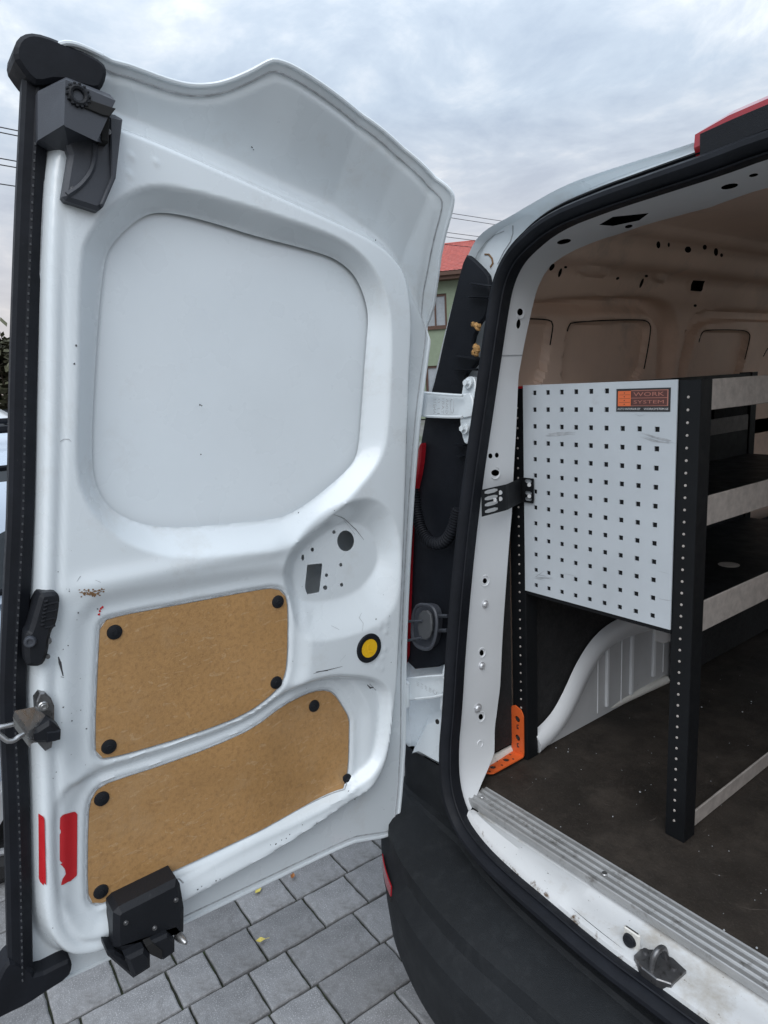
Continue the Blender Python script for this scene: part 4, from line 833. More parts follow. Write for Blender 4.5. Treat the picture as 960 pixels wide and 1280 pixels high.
# sheet decals that lie on the pressing
def patch(px, lift_, name, mt, step=.008, it=0):
    P = np.array([on_door(p)[1:] for p in px]); P = chaikin(P, it) if it else P
    Vq, Fq = sheet(resample(P, step), (), step); n = door_h(Vq) + lift_
    return mesh_from(name, np.stack([XD + n, Vq[:, 0], Vq[:, 1]], 1), Fq, mt, DOOR)
patch([(47.5, 1016), (55, 1020.5), (57, 1106), (54.5, 1102), (54, 1106), (50, 1102), (48, 1098)], .0024, 'reflective_tape', 'red_tape', .006)
patch([(75, 1022), (78, 1018), (93, 1014), (96.5, 1017), (96, 1094), (88, 1101), (84, 1102), (80, 1105), (76, 1106), (78, 1098), (82, 1092), (81, 1086), (78, 1082), (75, 1080), (78, 1078), (74.5, 1076), (74.5, 1042), (76.5, 1039), (74.5, 1036)], .0014, 'reflective_tape', 'red_tape', .004)
# scuffs, chips and scratches
sb_, sr_, sgr_ = MB(), MB(), MB()
def scr(mb, pts, w=.0011):
    P = [on_door(p, .0007) for p in pts]; P = [np.array(p) for p in P]; L, R_ = [], []
    for i, p in enumerate(P):
        d = P[min(i + 1, len(P) - 1)] - P[max(i - 1, 0)]; s = np.array([0, -d[2], d[1]]); s /= np.linalg.norm(s) + 1e-9; ww = w * (.35 if i in (0, len(P) - 1) else random.uniform(.6, 1.1)); L.append(p + s * ww); R_.append(p - s * ww)
    k = len(L); mb.add(L + R_, [(i, i + 1, k + i + 1, k + i) for i in range(k - 1)])
def chip(mb, px, r):
    q = on_door(px, .0007); n = 6; mb.add([q] + [q + np.array([0, r * random.uniform(.5, 1.2) * math.cos(2 * math.pi * i / n), r * random.uniform(.5, 1.2) * math.sin(2 * math.pi * i / n)]) for i in range(n)], [(0, 1 + i, 1 + (i + 1) % n) for i in range(n)])
scr(sb_, [(73, 821), (75, 828), (77, 837), (79, 845)], .0022); scr(sb_, [(76, 846), (80, 847)], .001)
scr(sb_, [(417, 643), (430, 648), (445, 662), (455, 675)], .0007); scr(sb_, [(426, 645), (444, 668)], .0005)
scr(sb_, [(392, 842), (402, 839), (412, 837), (428, 833)], .0008); scr(sb_, [(395, 840), (410, 838)], .002)
scr(sb_, [(459, 856), (463, 860), (467, 859)], .0022); scr(sb_, [(462, 855), (470, 863)], .0012)
scr(sgr_, [(75, 552), (80, 549), (86, 549), (89, 552)], .0009); scr(sgr_, [(452, 766), (449, 772), (454, 779), (453, 789)], .0008); scr(sgr_, [(414, 782), (424, 787)], .0008); scr(sgr_, [(425, 827), (432, 819)], .0007)
scr(sgr_, [(96, 727), (100, 721), (101, 720)], .0008); scr(sgr_, [(119, 725), (126, 728)], .001)
for px in [(95, 432), (93, 455), (250, 506), (252, 507), (251, 568), (85, 807), (79, 884), (122, 761), (98, 766), (66, 1160), (247, 1112), (252, 1108), (270, 1101), (275, 1099), (345, 1055), (352, 1050), (358, 1048), (362, 1043), (338, 1056), (378, 1031), (396, 1029), (436, 989), (315, 184), (317, 187), (470, 300), (108, 911), (480, 1057), (345, 89), (90, 901), (418, 638), (373, 641), (487, 770), (489, 828), (470, 774), (445, 1000)]: chip(sb_, px, random.uniform(.0011, .0022))
for k in range(70):
    px = (random.choice([random.uniform(60, 110), random.uniform(360, 500)]), random.uniform(680, 1090))
    chip(random.choice([sb_, sgr_, sgr_]), px, random.uniform(.0005, .0013))
for k in range(40): px = (115 + random.gauss(0, 8), 741 + random.gauss(0, 2.5)); chip(sr_, px, random.uniform(.001, .0026))
for k in range(8): scr(sr_, [(100 + 5 * k * .6 + random.gauss(0, 2), 742 + random.gauss(0, 2)), (106 + 3.6 * k, 741 + random.gauss(0, 2))], .0015)
D(sb_, 'black_scuff', 'scuff_black', kind='stuff'); D(sgr_, 'grey_scratch', 'scuff_grey', kind='stuff'); D(sr_, 'rusty_scrape', 'scuff_rust', kind='stuff')
rc = MB()
for px in ((126, 761), (125, 764), (123.5, 768), (128, 759)): chip(rc, px, .0025)
D(rc, 'red_paint_mark', 'red_tape', kind='stuff')
# edge seal
sp = chaikin(np.array([(46, 78), (46, 105), (43, 165), (38, 260), (30.5, 460), (28, 620), (24.5, 700), (17.5, 830), (16.5, 880), (19, 936), (22.5, 1010), (26.5, 1218)]), 2, False)
s3 = [np.array([XD - .035, *dp(*p, -.03)]) for p in sp]
D(MB().sweep(s3, [(-.019, -.02), (.019, -.02), (.0205, .008), (.015, .016), (.003, .017), (-.001, .021), (-.005, .018), (-.0165, .012), (-.019, .004)], (1, 0, 0)), 'edge_seal', 'black_rubber', sharp=30)
cl = MB(); ss3 = resample(np.array([(p[1], p[2]) for p in s3]), .0125, False)
def rail(y, z): return (XD - .035 + .0215, y + .0015, z)
for y, z in ss3[10:]: cl.box((XD - .0150, y - .0012 - .0006, z - .0018), (XD - .0130, y + .0006, z + .0018))
D(cl, 'seal_stitch', 'stitch_grey', kind='stuff')
# soft corner caps
def dprism(mb, px, n0, n1, bev=.003, it=0, npx=None):
    P = dpl(px, npx if npx is not None else n1); P = chaikin(P, it) if it else P
    return prism(mb, P, n0, n1, bev, lambda p, h: (XD + h, p[0], p[1]))
cc = MB(); dprism(cc, [(17, 70), (19, 52), (29, 41), (45, 39), (70, 47), (97, 60), (104, 62), (130, 76), (135, 88), (131, 104), (124, 114), (100, 108), (75, 100), (48, 106), (36, 97), (26, 84)], -.07, -.004, .006, 1); D(cc, 'upper_corner_cap', 'black_rubber')
cc = MB(); dprism(cc, [(-12, 1245), (0, 1218), (6, 1208), (14, 1200), (41, 1212), (45, 1221), (84, 1201), (89, 1201), (91, 1210), (86, 1224), (59, 1241), (34, 1258), (10, 1269), (-14, 1282)], -.06, -.015, .005, 1); D(cc, 'lower_corner_cap', 'black_rubber')
# upper latch housing
z3 = lambda l: [(20 + a / 5.12, 30 + b / 5.12) for a, b in l]
shroud = z3([(300, 700), (345, 830), (300, 1100), (320, 1125), (530, 1192), (560, 1170), (640, 985), (685, 600), (640, 573), (560, 560)])
LB = MB(); dprism(LB, shroud, -.02, .022, .006); UL_ = D(LB, 'upper_latch', 'grey_plastic')
lb = MB(); bpx = z3([(140, 430), (320, 355), (645, 490), (640, 575), (520, 750), (345, 830), (140, 745)])
base_r = dpl(z3([(140, 430), (320, 340), (600, 450), (600, 770), (345, 830), (140, 745)]), .0); front = dpl(z3([(318, 357), (322, 352), (640, 488), (520, 750), (312, 650), (310, 640)]), .062)
lb.loft([[(XD - .03, *p) for p in base_r], [(XD + .0, *p) for p in base_r], [(XD + .06, *p) for p in front]], True, True, True)
D(lb, 'latch_box', 'grey_plastic')
kn = MB(); q = np.array([XD + .061, *dp(*z3([(398, 457)])[0], .061)])
kn.ring(q, (1, 0, 0), .0115, .0045, 24, 8)
for i in range(14):
    a = 2 * math.pi * i / 14; kn.box(q + np.array([-.003, .0155 * math.cos(a) - .002, .0155 * math.sin(a) - .002]), q + np.array([.004, .0155 * math.cos(a) + .002, .0155 * math.sin(a) + .002]), .0008)
D(kn, 'latch_knob', 'black_plastic')
nt_ = MB(); dprism(nt_, z3([(462, 480), (640, 540), (600, 592), (560, 585), (440, 535)]), .05, .0635, .001); D(nt_, 'latch_recess', 'shadow_hole')
nt_ = MB(); dprism(nt_, z3([(548, 590), (600, 600), (594, 755), (545, 745)]), .02, .045, .001); D(nt_, 'latch_slot', 'shadow_hole')
fn = MB(); cv = chaikin(dpl(z3([(335, 1085), (420, 1030), (490, 940), (512, 850), (515, 760)]), .03), 2, False); fn.tube([(XD + .022, *p) for p in cv], .0045, 6); D(fn, 'latch_fin', 'grey_plastic')
fn = MB(); dprism(fn, z3([(600, 590), (683, 610), (640, 985), (560, 1170), (540, 1150), (612, 975)]), .015, .030, .002); D(fn, 'latch_flange', 'grey_plastic')
# lever on the free edge
z4 = lambda l: [(20 + a / 5.333, 720 + b / 5.333) for a, b in l]
lv = MB(); dprism(lv, z4([(165, 125), (190, 115), (265, 108), (290, 128), (297, 168), (272, 330), (237, 372), (222, 480), (205, 560), (170, 606), (90, 608), (68, 588), (65, 430), (75, 385), (95, 365), (142, 200)]), -.04, .022, .006, 1)
LV = D(lv, 'release_lever', 'black_plastic')
gl7 = []
for k in range(7):
    a, b = z4([(165 + 4 * k, 330 - 26 * k), (190 + 4 * k, 320 - 26 * k)]); p, q = dp(*a, .023), dp(*b, .023); gl7.append(MB().tube([(XD + .0225, *p), (XD + .0225, *q)], .0022, 6))
for k in range(4):
    a, b = z4([(190 + 7 * k, 345 - 52 * k), (262 + 6 * k, 330 - 52 * k)]); gl7.append(MB().tube([(XD + .0222, *dp(*a, .022)), (XD + .0222, *dp(*b, .022))], .0016, 6))
each('grip_rib', 'black_plastic', DOOR, gl7)
q = np.array([XD + .02, *dp(*z4([(97, 437)])[0], .022)]); D(MB().disc(q, (1, -.4, 0), .0095, .009, .005, 20).ring(q + np.array([.005, -.001, 0]), (1, -.4, 0), .0062, .0022, 20, 6), 'lever_pivot', 'grey_plastic')
q = np.array([XD + .012, *dp(*z4([(212, 430)])[0], .012)]); D(MB().disc(q, (1, 0, 0), .006, .005, .006, 12).disc(q + np.array([0, -.004, -.026]), (1, 0, 0), .004, .0035, .005, 10), 'lever_rivet', 'dark_steel')
# striker bracket
z8 = lambda l: [(a / 8, 840 + b / 8) for a, b in l]
pl_ = MB(); dprism(pl_, z8([(365, 300), (400, 215), (450, 208), (515, 268), (545, 345), (545, 500), (525, 720), (518, 760), (455, 796), (385, 722)]), -.03, .010, .002); D(pl_, 'striker_plate', 'dark_steel')
sc2 = MB(); q = np.array([XD + .010, *dp(*z8([(435, 345)])[0], .010)]); sc2.disc(q, (1, 0, 0), .0085, .007, .002, 18); sc2.ring(q + np.array([.002, 0, 0]), (1, 0, 0), .0035, .0012, 12, 5); D(sc2, 'striker_screw', 'steel')
A_, B_, C_, D_ = [np.array([XD + n, *dp(*p, n)]) for p, n in zip(z8([(365, 345), (500, 482), (290, 585), (145, 388)]), (.012, .012, .045, .045))]
dn = np.array([0, 0, -.026]); br = MB()
ed1 = [A_, B_, C_, D_]; C2, D2 = C_ + np.array([.004, -.004, -.008]), D_ + np.array([.004, -.004, -.008])
br.loft([[A_, A_ + dn], [D_, D_ + dn * .9], [D2, D2 + dn * .7], [C2, C2 + dn * .7], [C_, C_ + dn * .9], [B_, B_ + dn]], False); br.add([A_, B_, C_, C2, D2, D_], [(0, 1, 2, 5), (5, 2, 3, 4)]); br.add([x + dn * .8 for x in (A_, B_, C_, D_)], [(3, 2, 1, 0)])
D(br, 'striker_bracket', 'steel')
lp3 = [np.array([XD + n, *dp(*p, n)]) for p, n in zip(z8([(135, 520), (60, 540), (-30, 560), (-45, 590), (10, 640), (70, 688), (110, 692), (150, 680), (190, 645), (235, 622)]), (.044, .046, .046, .047, .05, .053, .053, .052, .05, .047))]
D(MB().tube(chaikin(np.array(lp3), 2, False), .0042, 10), 'striker_loop', 'steel')
bf = MB(); dprism(bf, z8([(272, 598), (370, 575), (500, 492), (540, 515), (616, 588), (612, 682), (560, 705), (470, 716), (330, 722), (275, 700)]), .0, .040, .006); D(bf, 'striker_buffer', 'black_plastic')
bf = MB(); dprism(bf, z8([(465, 605), (610, 588), (605, 680), (470, 712)]), .03, .043, .002); D(bf, 'buffer_cap', 'black_rubber')
# lower latch box
z6 = lambda l: [(100 + a / 6, 1060 + b / 6) for a, b in l]
lx = MB(); dprism(lx, z6([(258, 505), (300, 462), (735, 243), (762, 285), (792, 470), (790, 650), (745, 690), (700, 640), (500, 745), (345, 830), (265, 775), (205, 770), (262, 770)])[:-2] + z6([(258, 770)]), -.06, .035, .010)
LX = D(lx, 'lower_latch', 'black_plastic')
toe = MB(); dprism(toe, z6([(205, 772), (262, 775), (345, 830), (500, 748), (530, 800), (530, 905), (405, 985), (210, 815)]), -.045, .040, .004); D(toe, 'latch_toe', 'black_plastic')
t1 = MB(); dprism(t1, z6([(345, 832), (485, 762), (532, 808), (530, 902), (402, 984)]), .02, .058, .006); D(t1, 'latch_foot', 'black_plastic')
t1 = MB(); dprism(t1, z6([(540, 705), (660, 650), (716, 692), (716, 790), (632, 850), (520, 800)]), -.01, .05, .005); D(t1, 'latch_foot', 'black_plastic')
t1 = MB(); dprism(t1, z6([(492, 735), (545, 712), (620, 770), (615, 840), (530, 800)]), .03, .0525, .001); D(t1, 'latch_recess', 'shadow_hole')
p0, p1 = np.array([XD + .03, *dp(*z6([(735, 655)])[0], .03)]), np.array([XD + .06, *dp(*z6([(797, 715)])[0], .06)])
D(MB().tube([p0, p0 * .6 + p1 * .4, p1 * .93 + p0 * .07, p1], [.009, .0082, .0045, .003], 14), 'latch_pin', 'steel')
gl = resample(chaikin(np.array([on_door(p)[1:] for p in z6([(235, 720), (240, 500), (290, 440), (700, 232), (760, 232), (775, 260)])]), 1, False), .01, False); gh = door_h(gl)
D(MB().tube([(XD + n + .0004, y, z) for n, (y, z) in zip(gh, gl)], .0016, 5), 'latch_gasket', 'scuff_grey')

# fixing screws on the latch bodies
for px_, n_ in ((z6([(345, 560)])[0], .035), (z6([(720, 390)])[0], .035), (z6([(560, 600)])[0], .035), (z3([(365, 1060)])[0], .022), (z3([(590, 690)])[0], .030)):
    q = np.array([XD + n_, *dp(*px_, n_)]); D(MB().disc(q, (1, 0, 0), .0048, .0042, .0018, 14).ring(q + np.array([.0018, 0, 0]), (1, 0, 0), .0024, .0009, 12, 5), 'latch_screw', 'dark_steel')

# ================================================================== SHELVING RACK IN THE VAN
FZ = .6195
RACK = root('shelving_rack', (.15, .6, FZ), 'black shelving rack with grey perforated end panel and galvanised shelf edges inside the van', 'shelving')
def K(mb, name, mt, parent=None, label=None, kind=None): return mb.build(name, mt, parent or RACK, label, kind)
def upright(x0, x1, y, d, z1, dots, xd, zlo):
    u_ = MB(); u_.box((x0, y, FZ), (x1, y + .0022, z1), .0006); u_.box((x1 - .0022, y + .0022, FZ), (x1, y + d, z1 - .0004), .0006); u_.box((x0, y + .0022, FZ), (x0 + .0022, y + d, z1 - .0008), .0006)
    o = K(u_, 'upright', 'rack_black')
    if dots:
        st_ = MB(); z = zlo
        while z < z1 - .03: st_.disc((xd, y, z), (0, -1, 0), .0028, .0022, .0012, 8); z += .0238
        K(st_, 'perforation', 'galvanised', o, None, 'stuff')
    return o
upright(.3435, .3855, -.003, .042, 1.572, True, .3625, .66)
upright(-.083, -.037, -.004, .042, 1.566, True, -.0555, .76)
for x in (-.083, .3435): upright(x, x + .042, 1.13, .04, 1.57, False, 0, 0)
cap = MB(); cap.box((-.085, -.004, 1.566), (-.035, .04, 1.571), .001); K(cap, 'upright_cap', 'red_tape')
# perforated end panel
bo = np.array([(-.0345, 1.0795), (.3432, 1.0795), (.3432, 1.5735), (-.0345, 1.5735)])
hl_ = []
for j in range(13):
    for i in range(9):
        if j < 2 and i > 5: continue
        x, z, a = .038 * i, 1.5557 - .038 * j, .0051; hl_.append(np.array([(x - a, z - a), (x + a, z - a), (x + a, z + a), (x - a, z + a)]))
Vb_, Fb_ = sheet(bo, hl_, .04)
pb = MB(); pb.add([(x, -.0075, z) for x, z in Vb_], [f for f in Fb_]); pb.add([(x, -.0045, z) for x, z in Vb_], [f[::-1] for f in Fb_])
for q in hl_ + [bo]: pb.loft([[(x, -.0075, z) for x, z in q], [(x, -.0045, z) for x, z in q]], True)
BO = K(pb, 'perforated_panel', 'board_grey')
K(MB().box((-.0345, -.0044, 1.0700), (.3432, .0, 1.0794)).box((-.036, -.0040, 1.0802), (.343, -.0020, 1.5725)), 'panel_backing', 'rack_black')
def bpx(px): q = at(*px, 1, -.0078); return np.array([q[0], q[2]])
def bsc(mb, pts, w):
    P = [bpx(p) for p in pts]; L, R_ = [], []
    for i, p in enumerate(P):
        d = P[min(i + 1, len(P) - 1)] - P[max(i - 1, 0)]; s = np.array([-d[1], d[0]]); s /= np.linalg.norm(s); ww = w * (.2 if i in (0, len(P) - 1) else 1); L.append((p[0] + s[0] * ww, -.0079 - random.uniform(0, .0002), p[1] + s[1] * ww)); R_.append((p[0] - s[0] * ww, -.0079, p[1] - s[1] * ww))
    k = len(L); mb.add(L + R_, [(i, i + 1, k + i + 1, k + i) for i in range(k - 1)])
bs1 = MB()
for k in range(9): x = 684 + random.uniform(-2, 6); y = 543 + random.gauss(0, 1.6); bsc(bs1, [(x, y + 1), (x + 14, y), (x + random.uniform(22, 34), y - random.uniform(-1, 3))], random.uniform(.0005, .0018))
for k in range(9): x = 802 + random.uniform(-2, 8); y = 541 + random.uniform(0, 6); bsc(bs1, [(x, y), (x + 15, y + 5), (x + random.uniform(22, 38), y + random.uniform(7, 11))], random.uniform(.0005, .0020))
for k in range(5): x = 666 + random.uniform(0, 4); y = 721 + random.uniform(-3, 2); bsc(bs1, [(x, y), (x + 8, y + 1), (x + random.uniform(12, 22), y + random.uniform(-1, 3))], random.uniform(.0004, .0016))
bsc(bs1, [(668, 722), (674, 718), (681, 713)], .0006); bsc(bs1, [(704, 717), (715, 719), (726, 723)], .0005); bsc(bs1, [(823, 748), (832, 750), (840, 751)], .0006); bsc(bs1, [(696, 517), (700, 515), (703, 513)], .0004)
bsc(bs1, [(820, 713), (828, 715), (838, 718)], .0003); bsc(bs1, [(794, 518), (800, 520), (806, 518)], .0005)
K(bs1, 'grey_scuff', 'scuff_grey', BO, None, 'stuff')
# printed label
lc = [bpx(p) for p in [(770, 486.5), (838.5, 484), (838, 513), (771, 516)]]; lx0, lx1 = (lc[0][0] + lc[3][0]) / 2, (lc[1][0] + lc[2][0]) / 2; lz1, lz0 = (lc[0][1] + lc[1][1]) / 2, (lc[2][1] + lc[3][1]) / 2
lw, lh = lx1 - lx0, lz1 - lz0; print('label', lx0, lx1, lz0, lz1)
LBL = K(prism(MB(), chaikin(np.array([(lx0, lz0), (lx1, lz0), (lx1, lz1), (lx0, lz1)]), 0), .0076, .0086, .0004, lambda p, h: (p[0], -h, p[1])), 'maker_label', 'label_black')
def lq(name, mt, rects, lift_=.00885):
    m_ = MB()
    for a, b, c, d in rects: m_.box((lx0 + a * lw, -.0084, lz0 + b * lh), (lx0 + c * lw, -lift_, lz0 + d * lh))
    return K(m_, name, mt, LBL)
lq('label_block', 'label_orange', [(.035, .24, .285, .90)])
lq('label_frame', 'label_text', [(.285, .895, .965, .925), (.945, .24, .965, .895), (.285, .24, .945, .262), (.285, .575, .945, .60)], .0089)
lq('label_field', 'label_brown', [(.30, .265, .94, .572), (.30, .605, .94, .892)])
tx_ = MB(); nrm = (0, -1, 0); y_ = -.0089
text_fit(tx_, 'WORK', (lx0 + .335 * lw, y_, lz0 + .665 * lh), (1, 0, 0), (0, 0, 1), .56 * lw, .17 * lh, nrm, .0003)
text_fit(tx_, 'SYSTEM', (lx0 + .34 * lw, y_, lz0 + .35 * lh), (1, 0, 0), (0, 0, 1), .55 * lw, .14 * lh, nrm, .0003)
K(tx_, 'lettering', 'label_text', LBL)
tx_ = MB(); text_fit(tx_, 'AUTO INTERIOR BY', (lx0 + .03 * lw, y_ + .0003, lz0 + .075 * lh), (1, 0, 0), (0, 0, 1), .44 * lw, .085 * lh, nrm, .0003)
text_fit(tx_, 'WORKSYSTEM.SE', (lx0 + .53 * lw, y_ + .0003, lz0 + .075 * lh), (1, 0, 0), (0, 0, 1), .44 * lw, .085 * lh, nrm, .0003); K(tx_, 'lettering', 'label_white', LBL)
lq('label_mark', 'label_black', [(.06, .24 + .165 * k - .006, .27, .24 + .165 * k + .006) for k in range(1, 4)] + [(.15, .24 + .165 * k + .06, .17, .24 + .165 * k + .1) for k in range(4)], .0089)
# shelves and edges
for z0, z1, sag in ((1.513, 1.571, .0), (1.287, 1.3465, .0), (1.068, 1.132, .0)):
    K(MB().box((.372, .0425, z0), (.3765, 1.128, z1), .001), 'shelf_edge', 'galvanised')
    sh_ = MB(); sh_.box((-.05, .041, z0 + .006), (.3715, 1.128, z0 + .012)); sh_.box((-.05, .041, z0 + .012), (-.045, 1.128, z1 + (.08 if z0 < 1.5 else -.004))); S_ = K(sh_, 'shelf', 'rack_black')
    if z0 < 1.5: K(MB().box((-.0445, .045, z1 + .035), (-.0425, 1.12, z1 + .085)), 'shelf_back_lip', 'shaded_steel', S_)
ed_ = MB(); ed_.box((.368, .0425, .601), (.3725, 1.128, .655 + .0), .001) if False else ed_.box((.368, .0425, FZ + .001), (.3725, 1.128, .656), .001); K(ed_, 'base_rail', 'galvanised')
K(MB().box((-.05, .9, .9), (-.046, 1.12, 1.5)).box((-.09, .05, .66), (-.088, 1.12, 1.5)), 'back_panel', 'lining')
q = at(911, 706, 2, 1.081); K(MB().disc(q, (0, 0, 1), .026, .026, .001, 20), 'drain_hole', 'galvanised')
# dark perforated clamp plate that ties the rack to the pillar
z_t, z_b = at(616, 609, 0, .008)[2], at(616, 642, 0, .008)[2]
pL0, pL1 = at(602, 626, 0, .012), at(634, 624, 0, .003); pR0, pR1 = at(653, 624, 1, -.0105), at(667.5, 624, 1, -.0105)
poly_ = [np.array(p[:2]) for p in (pL0, pL1, pR0, pR1)]; sg = np.r_[0, np.cumsum([np.hypot(*(poly_[i + 1] - poly_[i])) for i in range(3)])]; T_ = sg[-1]
def cl3(P, o=0.0):
    P = np.asarray(P); X = np.stack([np.interp(P[:, 0], sg, [p[k] for p in poly_]) for k in (0, 1)], 1); return np.stack([X[:, 0] + o * .6, X[:, 1] - o * .8, P[:, 1]], 1)
slots = []
for zc2 in (.15, .40, .63, .87):
    zz = z_b + (z_t - z_b) * zc2; slots.append(chaikin(np.array([(sg[1] * .12, zz - .0045), (sg[1] * .62, zz - .0045), (sg[1] * .62, zz + .0045), (sg[1] * .12, zz + .0045)]), 1))
    if zc2 in (.15, .40, .87): slots.append(chaikin(np.array([(sg[2] + .25 * (T_ - sg[2]), zz - .0045), (sg[2] + .8 * (T_ - sg[2]), zz - .0045), (sg[2] + .8 * (T_ - sg[2]), zz + .0045), (sg[2] + .25 * (T_ - sg[2]), zz + .0045)]), 1))
co = resample(np.array([(0, z_b), (T_, z_b), (T_, z_t), (0, z_t)]), .012); Vc, Fc = sheet(co, slots, .01)
cm = MB(); cm.add(cl3(Vc, .003), Fc); cm.add(cl3(Vc, 0), [f[::-1] for f in Fc])
for q in slots + [co]: cm.loft([list(cl3(q, .003)), list(cl3(q, 0))], True)
CL = K(cm, 'clamp_plate', 'rack_black')
bt = []
for fx, fz in ((.5 * sg[1], .5), (.72 * sg[1], .5), (.72 * sg[1], .74), (sg[2] + .62 * (T_ - sg[2]), .28), (sg[2] + .62 * (T_ - sg[2]), .74)):
    q = cl3(np.array([(fx, z_b + (z_t - z_b) * fz)]), .003)[0]; bt.append(MB().disc(q, (.6, -.8, 0), .0055, .0045, .003, 12))
each('clamp_bolt', 'screw_steel', CL, bt)
# orange foot bracket
of = MB(); x0, x1 = -.0835, -.0425; yv = -.0115; ft = FZ + .012
vert = chaikin(np.array([(x0, ft), (x1, ft), (x1, .742), (x1 - .006, .757), (x0 + .012, .764), (x0, .757)]), 0)
foot = chaikin(np.array([(x0, yv), (x0, -.118), (x0 + .012, -.134), (x1 - .010, -.136), (x1, -.122), (x1, yv)]), 0)
hv = [circle((x0 + .021, .728), .0085, 14), circle((x0 + .021, .676), .0085, 14)]; hf = [circle((x0 + .021, -.055), .008, 14), circle((x0 + .021, -.105), .008, 14)]
for q_, hh, f3 in ((vert, hv, lambda p, d: (p[0], yv - d + .0032, p[1])), (foot, hf, lambda p, d: (p[0], p[1], ft - .0032 + d))):
    Vq, Fq = sheet(resample(q_, .01), hh, .012); of.add([f3(p, .0032) for p in Vq], Fq if q_ is vert else [f[::-1] for f in Fq][::1]); of.add([f3(p, 0) for p in Vq], Fq)
    for e_ in [resample(q_, .01)] + hh: of.loft([[f3(p, 0) for p in e_], [f3(p, .0032) for p in e_]], True)
OF = K(of, 'foot_bracket', 'orange_paint')
mk_ = MB()
for z in (.707, .655):
    for dx, dz, w_, h_ in ((0, 0, .003, .012), (.003, -.003, .004, .004), (.004, .006, .003, .003)): mk_.box((x0 + .019 + dx, yv - .0006, z + dz - h_ / 2), (x0 + .019 + dx + w_, yv + .001, z + dz + h_ / 2))
for c in ((x0 + .012, -.03), (x0 + .031, -.04), (x0 + .010, -.078), (x0 + .031, -.082), (x0 + .030, -.125)): mk_.box((c[0] - .0025, c[1] - .002, ft - .001), (c[0] + .0025, c[1] + .002, ft + .0006))
K(mk_, 'stamped_mark', 'label_brown', OF, None, 'stuff')
bt = []
for c in hv: m_ = c.mean(0); bt.append(MB().disc((m_[0], yv + .0045, m_[1]), (0, -1, 0), .0062, .0055, .004, 10))
for c in hf: m_ = c.mean(0); bt.append(MB().disc((m_[0], m_[1], ft - .005), (0, 0, 1), .0062, .0055, .004, 10))
each('bracket_bolt', 'dark_steel', OF, bt)

